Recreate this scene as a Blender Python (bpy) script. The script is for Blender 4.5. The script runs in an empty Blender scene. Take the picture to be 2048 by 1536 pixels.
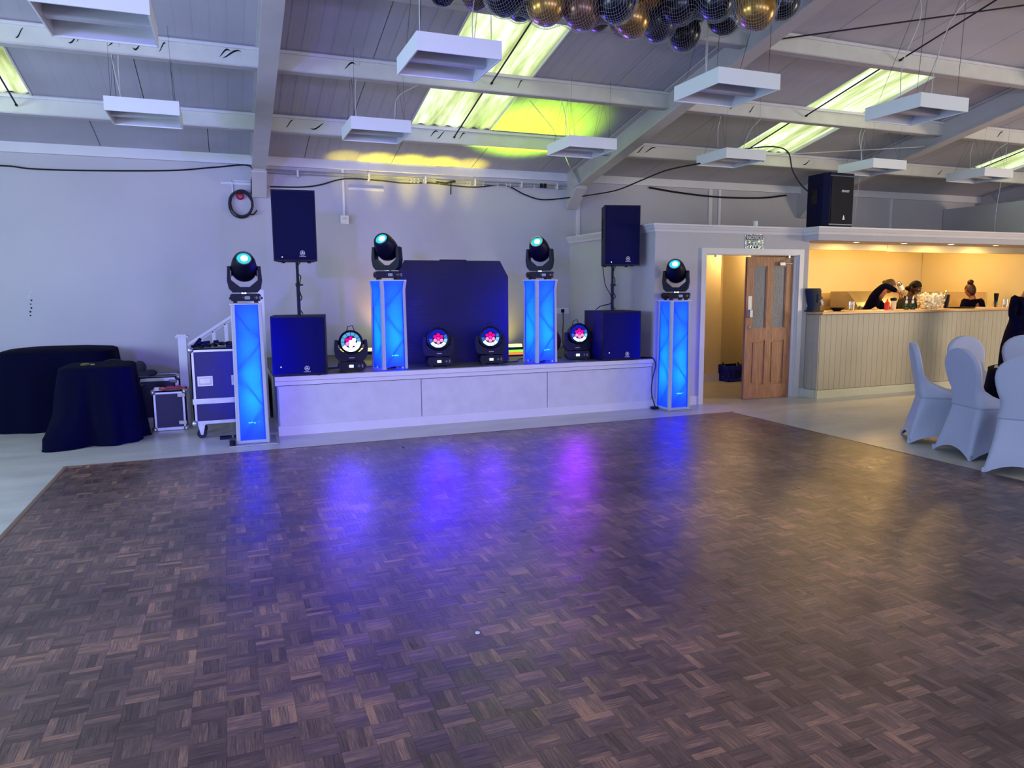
import bpy, bmesh, math, random
from mathutils import Vector, Matrix
PI = math.pi
sc = bpy.context.scene
C = sc.collection
rnd = random.Random(7)

# ------------------------------------------------------------------ camera
cd = bpy.data.cameras.new('camera')
cam = bpy.data.objects.new('camera', cd)
C.objects.link(cam)
sc.camera = cam
cd.sensor_fit = 'HORIZONTAL'
cd.sensor_width = 36.0
cd.lens = 1444.36 / 2048 * 36.0
cd.clip_start = 0.05
cd.clip_end = 200
_yaw, _pitch, _roll = .373826, .12876, .007228
_fw = Vector((math.sin(_yaw) * math.cos(_pitch), math.cos(_yaw) * math.cos(_pitch), -math.sin(_pitch)))
_rt = Vector((math.cos(_yaw), -math.sin(_yaw), 0))
_dn = _fw.cross(_rt)
_r = _rt * math.cos(_roll) + _dn * math.sin(_roll)
_d = -_rt * math.sin(_roll) + _dn * math.cos(_roll)
_m = Matrix((_r, -_d, -_fw)).transposed().to_4x4()
_m.translation = (0, 0, 1.55)
cam.matrix_world = _m

# ------------------------------------------------------------------ view, world, lights
sc.view_settings.view_transform = 'Standard'
sc.view_settings.look = 'None'
sc.view_settings.exposure = 0.0
sc.view_settings.gamma = 1.0
sc.view_settings.use_curve_mapping = False
sc.cycles.max_bounces = 8
sc.cycles.diffuse_bounces = 4
sc.cycles.glossy_bounces = 3
sc.cycles.transmission_bounces = 6
sc.cycles.transparent_max_bounces = 12
sc.cycles.caustics_reflective = False
sc.cycles.caustics_refractive = False
sc.cycles.sample_clamp_indirect = 4.0
w = bpy.data.worlds.new('overcast_sky')
sc.world = w
w.use_nodes = True
w.node_tree.nodes['Background'].inputs[0].default_value = (0.78, 0.88, 1.0, 1)
w.node_tree.nodes['Background'].inputs[1].default_value = 2.3


def lamp(name, kind, loc, energy, color, target=None, size=.1, size_y=None, angle=None, blend=.3, spread=None):
    l = bpy.data.lights.new(name, kind)
    l.energy = energy
    l.color = color
    if kind == 'AREA':
        l.size = size
        if size_y:
            l.shape = 'RECTANGLE'
            l.size_y = size_y
        if spread:
            l.spread = math.radians(spread)
    else:
        l.shadow_soft_size = size
    if kind == 'SPOT':
        l.spot_size = math.radians(angle)
        l.spot_blend = blend
    o = bpy.data.objects.new(name, l)
    C.objects.link(o)
    o.location = loc
    if target is not None:
        o.rotation_euler = (Vector(target) - Vector(loc)).to_track_quat('-Z', 'Y').to_euler()
    return o


# daylight through the row of windows in the wall behind the camera and the windows on the left
for x, c_ in ((-4.6, (.50, .68, 1.0)), (0.2, (.52, .66, 1.0)), (5.0, (.70, .72, .96)), (9.8, (.86, .82, .86))):
    lamp('window_daylight', 'AREA', (x, -7.9, 2.0), 178, c_, (x, 0, 1.9), 2.2, 1.6)
lamp('window_daylight', 'AREA', (-5.9, 2.6, 1.9), 250, (.58, .84, 1.0), (0, 3.2, 1.4), 2.6, 1.6)
lamp('window_daylight', 'AREA', (-5.9, 6.6, 1.9), 150, (.58, .84, 1.0), (0, 6.6, 1.4), 1.6, 1.4)
# warm daylight from the glazed doors of the dining side
lamp('door_daylight', 'AREA', (15.8, 1.0, 1.6), 440, (1.0, .80, .55), (8, 3, 1.0), 2.4, 2.0)
# added blue spots behind the camera, no fittings, tinting stage and floor
lamp('unseen_blue_fill', 'SPOT', (-3.2, -3.0, 2.6), 1900, (.16, .10, 1.0), (.9, 9.5, .6), .15, angle=46, blend=1.0)
lamp('unseen_blue_fill', 'SPOT', (3.4, -3.0, 2.6), 700, (.18, .10, 1.0), (1.6, 9.5, .6), .15, angle=44, blend=1.0)
lamp('unseen_blue_fill', 'SPOT', (.6, -4.0, 3.2), 900, (.30, .10, 1.0), (1.9, 5.2, .0), .15, angle=44, blend=1.0)
lamp('left_wall_beam', 'SPOT', (1.15, 8.0, 1.05), 60, (.22, .10, 1.0), (-2.35, 10.58, 1.78), .03, angle=9, blend=.7)
# stage wash heads (blue violet), their beams dropping on to the dance floor
lamp('wash_beam', 'SPOT', (1.20, 8.12,   .97), 60, (.045, .0, 1.0), (.75, 4.9, .0), .13, angle=70, blend=1.0)
lamp('wash_beam', 'SPOT', (2.30, 8.22, .97), 75, (.045, .0, 1.0), (1.5, 4.9, .0), .13, angle=70, blend=1.0)
lamp('wash_beam', 'SPOT', (2.90, 8.12, .97), 40, (.10, .01, 1.0), (2.3, 4.9, .0), .12, angle=70, blend=1.0)
lamp('wash_beam', 'SPOT', (4.12, 8.27, .97), 42, (.28, .0, 1.0), (3.0, 4.7, .0), .12, angle=70, blend=1.0)
# pixel bars behind the board washing wall and roof yellow and green
for x, e in ((1.6, .35), (2.05, .8), (2.5, 1), (2.95, .9), (3.4, .5)):
    lamp('bar_uplight', 'SPOT', (x, 10.0, .85), 1100 * e, (1.0, .84, .01), (x + .05, 10.44, 3.38), .05, angle=15, blend=1.0)
lamp('bar_uplight', 'SPOT', (3.62, 9.55, .85), 2200, (.50, 1.0, .0), (3.90, 9.18, 3.6), .1, angle=40, blend=1.0)
lamp('bar_uplight', 'SPOT', (2.15, 10.25, .75), 26, (1.0, .42, .16), (2.0, 10.58, 1.5), .05, angle=60, blend=1.0)
lamp('bar_uplight', 'AREA', (2.9, 10.15, .86), 9, (1.0, .86, .22), (2.9, 10.6, 2.2), 1.7, .08)
lamp('bar_uplight', 'SPOT', (3.98, 10.2, .75), 9, (1.0, .80, .06), (4.0, 10.58, 1.0), .05, angle=90, blend=1.0)
# the beams of the totem heads reach the balloons
lamp('head_beam', 'SPOT', (1.735, 8.1, 2.1), 320, (.12, .06, 1.0), (2.2, 4.9, 3.5), .30, angle=34, blend=1.0)
lamp('head_beam', 'SPOT', (3.6, 8.1, 2.1), 320, (.12, .06, 1.0), (3.1, 4.9, 3.5), .30, angle=34, blend=1.0)


# ------------------------------------------------------------------ mesh helpers
def mesh_from(verts, faces, name='m'):
    me = bpy.data.meshes.new(name)
    me.from_pydata([tuple(v) for v in verts], [], faces)
    me.update()
    return me


class MB:
    """collects boxes, tubes, lathes and prisms; build() links them as one mesh object"""

    def __init__(self):
        self.v = []
        self.f = []
        self.mi = []

    def add(self, vs, fs, M=None, mi=0):
        b = len(self.v)
        for p in vs:
            p = Vector(p)
            self.v.append(M @ p if M is not None else p)
        for f in fs:
            self.f.append([b + i for i in f])
            self.mi.append(mi)
        return self

    def box(self, c, s, M=None, mi=0, bev=0.0):
        x, y, z = c
        a, b, d = s[0] / 2, s[1] / 2, s[2] / 2
        if bev <= 0:
            vs = [(x + i * a, y + j * b, z + k * d) for i in (-1, 1) for j in (-1, 1) for k in (-1, 1)]
            fs = [(0, 1, 3, 2), (4, 6, 7, 5), (0, 4, 5, 1), (2, 3, 7, 6), (0, 2, 6, 4), (1, 5, 7, 3)]
            return self.add(vs, fs, M, mi)
        e = min(bev, a * .9, b * .9, d * .9)
        bm = bmesh.new()
        bmesh.ops.create_cube(bm, size=1)
        for v in bm.verts:
            v.co = Vector((v.co.x * 2 * a, v.co.y * 2 * b, v.co.z * 2 * d))
        bmesh.ops.bevel(bm, geom=bm.edges[:], offset=e, segments=2, profile=.5, affect='EDGES')
        for v in bm.verts:
            v.co += Vector((x, y, z))
        bm.verts.index_update()
        self.add([v.co.copy() for v in bm.verts], [[v.index for v in f.verts] for f in bm.faces], M, mi)
        bm.free()
        return self

    def b2(self, lo, hi, M=None, mi=0, bev=0.0):
        return self.box([(lo[i] + hi[i]) / 2 for i in range(3)], [abs(hi[i] - lo[i]) for i in range(3)], M, mi, bev)

    def lathe(self, prof, n=24, M=None, mi=0, cap=True):
        """prof: [(r, z)] about the local z axis"""
        vs, fs = [], []
        for (r, z) in prof:
            for i in range(n):
                t = 2 * PI * i / n
                vs.append((r * math.cos(t), r * math.sin(t), z))
        for k in range(len(prof) - 1):
            for i in range(n):
                j = (i + 1) % n
                fs.append((k * n + i, k * n + j, (k + 1) * n + j, (k + 1) * n + i))
        if cap:
            if prof[0][0] > 1e-5:
                fs.append(tuple(reversed(range(n))))
            if prof[-1][0] > 1e-5:
                fs.append(tuple((len(prof) - 1) * n + i for i in range(n)))
        return self.add(vs, fs, M, mi)

    def cyl(self, p0, p1, r, n=12, r1=None, M=None, mi=0):
        return self.tube([p0, p1], [r, r if r1 is None else r1], n, M, mi)

    def tube(self, pts, r, n=8, M=None, mi=0, closed=False):
        pts = [Vector(p) for p in pts]
        if not isinstance(r, (list, tuple)):
            r = [r] * len(pts)
        vs, fs = [], []
        up = Vector((0, 0, 1))
        L = len(pts)
        last = None
        for i, p in enumerate(pts):
            if closed:
                t = pts[(i + 1) % L] - pts[i - 1]
            else:
                t = (pts[min(i + 1, L - 1)] - pts[max(i - 1, 0)])
            if t.length < 1e-9:
                t = Vector((0, 0, 1))
            t.normalize()
            if last is None:
                a = t.cross(up)
                if a.length < .05:
                    a = t.cross(Vector((0, 1, 0)))
            else:
                a = last - t * last.dot(t)
            a.normalize()
            last = a
            b = t.cross(a)
            for k in range(n):
                q = 2 * PI * k / n
                vs.append(p + (a * math.cos(q) + b * math.sin(q)) * r[i])
        for i in range(L if closed else L - 1):
            i2 = (i + 1) % L
            for k in range(n):
                j = (k + 1) % n
                fs.append((i * n + k, i2 * n + k, i2 * n + j, i * n + j))
        if not closed:
            fs.append(tuple(range(n)))
            fs.append(tuple(reversed(range((L - 1) * n, L * n))))
        return self.add(vs, fs, M, mi)

    def prism(self, poly, h0, h1, plane='xy', M=None, mi=0):
        """polygon in a plane, extruded along the third axis from h0 to h1"""
        def P(u, v, h):
            return {'xy': (u, v, h), 'xz': (u, h, v), 'yz': (h, u, v)}[plane]
        n = len(poly)
        vs = [P(u, v, h0) for u, v in poly] + [P(u, v, h1) for u, v in poly]
        fs = [tuple(range(n)), tuple(reversed(range(n, 2 * n)))]
        for i in range(n):
            j = (i + 1) % n
            fs.append((i, i + n, j + n, j))
        return self.add(vs, fs, M, mi)

    def sphere(self, c, r, n=16, m=10, sc_=(1, 1, 1), M=None, mi=0):
        prof = [(max(math.sin(PI * k / m), 0) * r, -math.cos(PI * k / m) * r) for k in range(m + 1)]
        vs, fs = [], []
        vs.append((0, 0, -r))
        for k in range(1, m):
            for i in range(n):
                t = 2 * PI * i / n
                vs.append((prof[k][0] * math.cos(t), prof[k][0] * math.sin(t), prof[k][1]))
        vs.append((0, 0, r))
        top = len(vs) - 1
        for i in range(n):
            j = (i + 1) % n
            fs.append((0, 1 + j, 1 + i))
            fs.append((top, 1 + (m - 2) * n + i, 1 + (m - 2) * n + j))
            for k in range(m - 2):
                fs.append((1 + k * n + i, 1 + k * n + j, 1 + (k + 1) * n + j, 1 + (k + 1) * n + i))
        vs = [(c[0] + x * sc_[0], c[1] + y * sc_[1], c[2] + z * sc_[2]) for x, y, z in vs]
        return self.add(vs, fs, M, mi)

    def loft(self, rings, cap=True, M=None, mi=0):
        n = len(rings[0])
        vs = [p for r in rings for p in r]
        fs = []
        for k in range(len(rings) - 1):
            for i in range(n):
                j = (i + 1) % n
                fs.append((k * n + i, k * n + j, (k + 1) * n + j, (k + 1) * n + i))
        if cap:
            fs.append(tuple(reversed(range(n))))
            fs.append(tuple((len(rings) - 1) * n + i for i in range(n)))
        return self.add(vs, fs, M, mi)

    def mesh(self, name, mats, smooth=False, angle=40):
        me = mesh_from(self.v, self.f, name)
        mats = mats if isinstance(mats, (list, tuple)) else [mats]
        for m in mats:
            me.materials.append(m)
        if len(mats) > 1:
            me.polygons.foreach_set('material_index', self.mi)
        bm = bmesh.new()
        bm.from_mesh(me)
        bmesh.ops.recalc_face_normals(bm, faces=bm.faces)
        if smooth:
            for f in bm.faces:
                f.smooth = True
            if angle < 180:
                for e in bm.edges:
                    if len(e.link_faces) == 2 and e.calc_face_angle(0) > math.radians(angle):
                        e.smooth = False
        bm.to_mesh(me)
        bm.free()
        return me

    def build(self, name, mats, parent=None, smooth=False, angle=40, loc=None):
        o = bpy.data.objects.new(name, self.mesh(name, mats, smooth, angle))
        C.objects.link(o)
        if parent is not None:
            o.parent = parent
        if loc is not None:
            o.location = loc
        return o


def thing(name, label, cat, loc=(0, 0, 0), rz=0.0, group=None):
    o = bpy.data.objects.new(name, None)
    o.empty_display_size = .1
    C.objects.link(o)
    o.location = loc
    o.rotation_euler = (0, 0, rz)
    return tag(o, label, cat, group)


def tag(o, label, cat, group=None):
    o['label'] = label
    o['category'] = cat
    if group:
        o['group'] = group
    return o


def struct(o):
    o['kind'] = 'structure'
    return o


def stuff(o):
    o['kind'] = 'stuff'
    return o


def copy_tree(o, parent=None, **kw):
    c = o.copy()
    C.objects.link(c)
    if parent is not None:
        c.parent = parent
    for k, v in kw.items():
        c[k] = v
    for ch in list(o.children):
        copy_tree(ch, c)
    return c


def smooth_path(pts, k=6):
    """Catmull-Rom through the points"""
    pts = [Vector(p) for p in pts]
    out = []
    for i in range(len(pts) - 1):
        p0, p1, p2, p3 = pts[max(i - 1, 0)], pts[i], pts[i + 1], pts[min(i + 2, len(pts) - 1)]
        for s in range(k):
            t = s / k
            out.append(.5 * ((2 * p1) + (p2 - p0) * t + (2 * p0 - 5 * p1 + 4 * p2 - p3) * t * t + (3 * p1 - p0 - 3 * p2 + p3) * t ** 3))
    out.append(pts[-1])
    return out


def text_mesh(body, size, extrude=.001, spacing=1.0, shear=0.0):
    cu = bpy.data.curves.new('txt', 'FONT')
    cu.body = body
    cu.size = size
    cu.extrude = extrude
    cu.align_x = 'CENTER'
    cu.align_y = 'CENTER'
    cu.space_character = spacing
    cu.shear = shear
    cu.resolution_u = 3
    o = bpy.data.objects.new('txt', cu)
    C.objects.link(o)
    dg = bpy.context.evaluated_depsgraph_get()
    me = bpy.data.meshes.new_from_object(o.evaluated_get(dg))
    bpy.data.objects.remove(o)
    vs = [v.co.copy() for v in me.vertices]
    fs = [list(p.vertices) for p in me.polygons]
    bpy.data.meshes.remove(me)
    return vs, fs


def text_on(mb, body, size, c, M=None, extrude=.001, spacing=1.0, shear=0.0, mi=0):
    """writes in the local xz plane facing -y, centred on c"""
    vs, fs = text_mesh(body, size, extrude, spacing, shear)
    T = Matrix.Translation(c) @ Matrix.Rotation(PI / 2, 4, 'X')
    mb.add([T @ v for v in vs], fs, M, mi)


def skin_geo(verts, edges, radii, sub=1, root=0):
    me = bpy.data.meshes.new('sk')
    me.from_pydata([tuple(v) for v in verts], edges, [])
    o = bpy.data.objects.new('sk', me)
    C.objects.link(o)
    o.modifiers.new('s', 'SKIN')
    sv = me.skin_vertices[0].data
    for i, r in enumerate(radii):
        r = (r, r) if not isinstance(r, (tuple, list)) else r
        sv[i].radius = r
        sv[i].use_root = (i == root)
    ss = o.modifiers.new('u', 'SUBSURF')
    ss.levels = sub
    dg = bpy.context.evaluated_depsgraph_get()
    dg.update()
    m2 = bpy.data.meshes.new_from_object(o.evaluated_get(dg))
    vs = [v.co.copy() for v in m2.vertices]
    fs = [list(p.vertices) for p in m2.polygons]
    bpy.data.objects.remove(o)
    bpy.data.meshes.remove(me)
    bpy.data.meshes.remove(m2)
    return vs, fs


# ------------------------------------------------------------------ materials
def lin(h):
    h = h.lstrip('#')
    r = []
    for i in (0, 2, 4):
        c = int(h[i:i + 2], 16) / 255
        r.append(c / 12.92 if c <= .04045 else ((c + .055) / 1.055) ** 2.4)
    return tuple(r) + (1,)


class NT:
    def __init__(self, name):
        self.m = bpy.data.materials.new(name)
        self.m.use_nodes = True
        self.t = self.m.node_tree
        self.b = self.t.nodes['Principled BSDF']
        self.out = self.t.nodes['Material Output']

    def n(self, kind, **kw):
        nd = self.t.nodes.new(kind)
        for k, v in kw.items():
            if k.startswith('i_'):
                nd.inputs[k[2:].replace('_', ' ')].default_value = v
            else:
                setattr(nd, k, v)
        return nd

    def l(self, a, b):
        self.t.links.new(a, b)


def mat(name, col, rough=.5, metal=0.0, var=.0, scale=20.0, bump=0.0, bscale=60.0, stretch=None, spec=None, sheen=0.0, coat=0.0, emis=None, estr=0.0, trans=0.0, ior=1.45):
    N = NT(name)
    b = N.b
    col = lin(col) if isinstance(col, str) else tuple(col) + (1,)
    b.inputs['Base Color'].default_value = col
    b.inputs['Roughness'].default_value = rough
    b.inputs['Metallic'].default_value = metal
    if spec is not None:
        b.inputs['Specular IOR Level'].default_value = spec
    b.inputs['Coat Weight'].default_value = coat
    b.inputs['Sheen Weight'].default_value = sheen
    b.inputs['Transmission Weight'].default_value = trans
    b.inputs['IOR'].default_value = ior
    if emis:
        b.inputs['Emission Color'].default_value = lin(emis) if isinstance(emis, str) else tuple(emis) + (1,)
        b.inputs['Emission Strength'].default_value = estr
    tc = N.n('ShaderNodeTexCoord')
    src = tc.outputs['Object']
    if stretch:
        mp = N.n('ShaderNodeMapping')
        mp.inputs['Scale'].default_value = stretch
        N.l(src, mp.inputs['Vector'])
        src = mp.outputs['Vector']
    if var > 0:
        no = N.n('ShaderNodeTexNoise', i_Scale=scale, i_Detail=4.0)
        N.l(src, no.inputs['Vector'])
        mr = N.n('ShaderNodeMapRange')
        mr.inputs['From Min'].default_value = .3
        mr.inputs['From Max'].default_value = .7
        mr.inputs['To Min'].default_value = 1 - var
        mr.inputs['To Max'].default_value = 1 + var
        N.l(no.outputs['Fac'], mr.inputs['Value'])
        mx = N.n('ShaderNodeMix', data_type='RGBA', blend_type='MULTIPLY')
        mx.inputs['Factor'].default_value = 1
        mx.inputs['A'].default_value = col
        N.l(mr.outputs['Result'], mx.inputs['B'])
        N.l(mx.outputs['Result'], b.inputs['Base Color'])
    if bump > 0:
        nb = N.n('ShaderNodeTexNoise', i_Scale=bscale, i_Detail=3.0)
        N.l(src, nb.inputs['Vector'])
        bu = N.n('ShaderNodeBump')
        bu.inputs['Strength'].default_value = bump
        bu.inputs['Distance'].default_value = .01
        N.l(nb.outputs['Fac'], bu.inputs['Height'])
        N.l(bu.outputs['Normal'], b.inputs['Normal'])
    return N.m


def glow(name, col, s):
    N = NT(name)
    N.t.nodes.remove(N.b)
    e = N.n('ShaderNodeEmission')
    e.inputs[0].default_value = lin(col) if isinstance(col, str) else tuple(col) + (1,)
    e.inputs[1].default_value = s
    N.l(e.outputs[0], N.out.inputs['Surface'])
    return N.m


def wood_mat(name, c1, c2, rough=.45, scale=3.0, axis='z', bump=.05):
    N = NT(name)
    tc = N.n('ShaderNodeTexCoord')
    mp = N.n('ShaderNodeMapping')
    s = {'z': (14, 14, 1.2), 'x': (1.2, 14, 14), 'y': (14, 1.2, 14)}[axis]
    mp.inputs['Scale'].default_value = s
    N.l(tc.outputs['Object'], mp.inputs['Vector'])
    no = N.n('ShaderNodeTexNoise', i_Scale=scale, i_Detail=6.0, i_Roughness=.65, i_Distortion=.6)
    N.l(mp.outputs['Vector'], no.inputs['Vector'])
    cr = N.n('ShaderNodeValToRGB')
    cr.color_ramp.elements[0].position = .35
    cr.color_ramp.elements[0].color = lin(c1)
    cr.color_ramp.elements[1].position = .68
    cr.color_ramp.elements[1].color = lin(c2)
    N.l(no.outputs['Fac'], cr.inputs['Fac'])
    N.l(cr.outputs['Color'], N.b.inputs['Base Color'])
    N.b.inputs['Roughness'].default_value = rough
    if bump:
        bu = N.n('ShaderNodeBump')
        bu.inputs['Strength'].default_value = bump
        bu.inputs['Distance'].default_value = .01
        N.l(no.outputs['Fac'], bu.inputs['Height'])
        N.l(bu.outputs['Normal'], N.b.inputs['Normal'])
    return N.m


M = {}
M['wall'] = mat('painted_plaster', '#b5b2bb', .75, var=.03, scale=1.2, bump=.35, bscale=9)
M['wall_warm'] = mat('cream_paint', '#d8c9a0', .7, var=.03, scale=1.5, bump=.08, bscale=20)
M['trim'] = mat('white_gloss_paint', '#d2d0d8', .35, var=.03, scale=3)
M['steel_paint'] = mat('painted_steelwork', '#b9b4bb', .5, var=.06, scale=4)
M['purlin'] = mat('painted_purlin', '#cbcbc6', .6, var=.06, scale=5, bump=.2, bscale=12)
M['black'] = mat('black_plastic', '#06061e', .45, spec=.22, var=.1, scale=30, bump=.04, bscale=200)  # navy instead of black: blue stage light put into the colour
M['black_matte'] = mat('black_paint', '#06062c', .6, spec=.2, bump=.1, bscale=150)  # black paint tinted navy to carry the blue light
M['grille'] = mat('black_speaker_grille', '#04043a', .5, spec=.15, bump=.5, bscale=600)  # blue stage glow mixed into the grille's black
M['black_cloth'] = mat('black_cloth', '#04041e', .95, spec=.1, bump=.15, bscale=120, sheen=.0)  # black cloth, with the blue haze light in its base colour
M['alu'] = mat('aluminium', '#b9bcc4', .35, .85, var=.1, scale=12)
M['chrome'] = mat('chrome', '#d8dae0', .15, 1.0)
M['steel'] = mat('brushed_steel', '#a8a39a', .3, .9, var=.08, scale=6)
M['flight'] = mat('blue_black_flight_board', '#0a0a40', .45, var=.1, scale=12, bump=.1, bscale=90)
M['rubber'] = mat('rubber', '#0b0b0d', .7)
M['white_plastic'] = mat('white_plastic', '#dcdce0', .4)
M['logo'] = mat('white_print', '#e8e8ee', .4, emis='#c8c8ff', estr=.0)
M['dark_gap'] = mat('dark_gap', '#15120f', .9)
M['cable'] = mat('black_cable', '#0c0c10', .5)
M['cable_white'] = mat('white_cable', '#c8c8cc', .5)
M['stage_top'] = mat('stage_deck_paint', '#5c5750', .5, var=.15, scale=6)
M['stage_face'] = mat('scuffed_white_panel', '#c6c5cc', .5, var=.05, scale=7, bump=.05)
M['oak'] = wood_mat('oak_veneer', '#8a5a38', '#b98258', .4)
M['worktop'] = wood_mat('beech_worktop', '#b98f62', '#d2ab7b', .35, axis='x')
M['bar_plank'] = mat('cream_bar_boarding', '#b0a692', .5, var=.03, scale=4)
M['plinth'] = mat('cream_gloss_paint', '#c9c6ae', .35, var=.03)
M['tile'] = mat('beige_wall_tile', '#c2a884', .3, var=.08, scale=8)
M['grout'] = mat('pale_grout', '#d6cba8', .8)
M['lycra'] = mat('white_spandex_blue_lit', '#a6abcf', .65, sheen=.2, bump=.03, bscale=300)  # white covers tinted violet blue in place of stage light


def thin_glass(name, tint, k=.12):
    N = NT(name)
    N.t.nodes.remove(N.b)
    a = N.n('ShaderNodeBsdfTransparent')
    a.inputs[0].default_value = tuple(tint) + (1,)
    g = N.n('ShaderNodeBsdfGlossy')
    g.inputs['Roughness'].default_value = .08
    lw = N.n('ShaderNodeLayerWeight')
    lw.inputs[0].default_value = .35
    mr = N.n('ShaderNodeMath', operation='MULTIPLY_ADD')
    mr.inputs[1].default_value = .45
    mr.inputs[2].default_value = k * .4
    N.l(lw.outputs['Facing'], mr.inputs[0])
    mx = N.n('ShaderNodeMixShader')
    N.l(mr.outputs[0], mx.inputs[0])
    N.l(a.outputs[0], mx.inputs[1])
    N.l(g.outputs[0], mx.inputs[2])
    N.l(mx.outputs[0], N.out.inputs['Surface'])
    return N.m


M['glass'] = thin_glass('clear_glass', (.96, .97, .98))
M['frost'] = mat('obscure_glass', '#77777c', .35, var=.08, scale=8, bump=.3, bscale=40)
M['skin_light'] = mat('skin_light', '#9a6248', .55, var=.05, scale=20)
M['skin_dark'] = mat('skin_dark', '#38190f', .5, var=.05, scale=20)
M['hair_black'] = mat('black_hair', '#0a0508', .5, spec=.15, bump=.5, bscale=60, stretch=(6, 6, 1))
M['hair_brown'] = mat('brown_hair', '#3a2c24', .5, bump=.5, bscale=60, var=.3, scale=30)
M['hair_red'] = mat('auburn_hair', '#330a10', .5, bump=.5, bscale=60, var=.3, scale=30)
M['hair_blond'] = mat('blond_hair', '#8e6c48', .5, bump=.5, bscale=60, var=.3, scale=30)
M['shirt'] = mat('charcoal_shirt', '#17181f', .85, bump=.15, bscale=40)
M['eye'] = mat('eye_white', '#d8d4cc', .3)
M['lips'] = mat('lips', '#5a2a28', .5)


def ceiling_material():
    N = NT('ceiling_board')
    tc = N.n('ShaderNodeNewGeometry')
    no = N.n('ShaderNodeTexNoise', i_Scale=.9, i_Detail=3.0)
    N.l(tc.outputs['Position'], no.inputs['Vector'])
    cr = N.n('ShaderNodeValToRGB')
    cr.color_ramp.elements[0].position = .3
    cr.color_ramp.elements[0].color = lin('#a3a0b2')  # bluish, lightened board colour carries blue light and floor bounce
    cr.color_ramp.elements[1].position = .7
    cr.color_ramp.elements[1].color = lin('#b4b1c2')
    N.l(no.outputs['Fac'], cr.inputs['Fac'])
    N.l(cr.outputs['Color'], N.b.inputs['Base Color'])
    N.b.inputs['Roughness'].default_value = .55
    wv = N.n('ShaderNodeTexWave', wave_type='BANDS', bands_direction='X', wave_profile='SAW')
    wv.inputs['Scale'].default_value = 2.1
    wv.inputs['Distortion'].default_value = 0
    N.l(tc.outputs['Position'], wv.inputs['Vector'])
    pw = N.n('ShaderNodeMath', operation='POWER')
    pw.inputs[1].default_value = 14
    N.l(wv.outputs['Fac'], pw.inputs[0])
    bu = N.n('ShaderNodeBump')
    bu.inputs['Strength'].default_value = .25
    bu.inputs['Distance'].default_value = -.006
    N.l(pw.outputs[0], bu.inputs['Height'])
    N.l(bu.outputs['Normal'], N.b.inputs['Normal'])
    return N.m


def skylight_material():
    N = NT('algae_stained_fibreglass')
    N.t.nodes.remove(N.b)
    g = N.n('ShaderNodeNewGeometry')
    mp = N.n('ShaderNodeMapping')
    mp.inputs['Scale'].default_value = (7, .8, 1)
    N.l(g.outputs['Position'], mp.inputs['Vector'])
    no = N.n('ShaderNodeTexNoise', i_Scale=1.0, i_Detail=5.0, i_Roughness=.6)
    N.l(mp.outputs['Vector'], no.inputs['Vector'])
    cr = N.n('ShaderNodeValToRGB')
    e = cr.color_ramp.elements
    e[0].position, e[0].color = .30, (.26, .28, .09, 1)
    e[1].position, e[1].color = .66, (1.0, 1.0, .78, 1)
    m = e.new(.47)
    m.color = (.60, .64, .25, 1)
    N.l(no.outputs['Fac'], cr.inputs['Fac'])
    tr = N.n('ShaderNodeBsdfTranslucent')
    N.l(cr.outputs['Color'], tr.inputs['Color'])
    df = N.n('ShaderNodeBsdfDiffuse')
    df.inputs['Color'].default_value = (.35, .38, .22, 1)
    mx = N.n('ShaderNodeMixShader')
    mx.inputs[0].default_value = .25
    N.l(tr.outputs[0], mx.inputs[1])
    N.l(df.outputs[0], mx.inputs[2])
    N.l(mx.outputs[0], N.out.inputs['Surface'])
    return N.m


def vinyl_material():
    N = NT('grey_vinyl_floor')
    g = N.n('ShaderNodeNewGeometry')
    mp = N.n('ShaderNodeMapping')
    mp.inputs['Scale'].default_value = (.8, 2.2, 1)
    N.l(g.outputs['Position'], mp.inputs['Vector'])
    no = N.n('ShaderNodeTexNoise', i_Scale=1.6, i_Detail=6.0, i_Roughness=.62)
    N.l(mp.outputs['Vector'], no.inputs['Vector'])
    cr = N.n('ShaderNodeValToRGB')
    e = cr.color_ramp.elements
    e[0].position, e[0].color = .3, lin('#b3b0aa')
    e[1].position, e[1].color = .7, lin('#cbc8c2')
    N.l(no.outputs['Fac'], cr.inputs['Fac'])
    N.l(cr.outputs['Color'], N.b.inputs['Base Color'])
    N.b.inputs['Roughness'].default_value = .32
    bu = N.n('ShaderNodeBump')
    bu.inputs['Strength'].default_value = .06
    bu.inputs['Distance'].default_value = .01
    n2 = N.n('ShaderNodeTexNoise', i_Scale=12.0, i_Detail=2.0)
    N.l(g.outputs['Position'], n2.inputs['Vector'])
    N.l(n2.outputs['Fac'], bu.inputs['Height'])
    N.l(bu.outputs['Normal'], N.b.inputs['Normal'])
    return N.m


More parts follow.
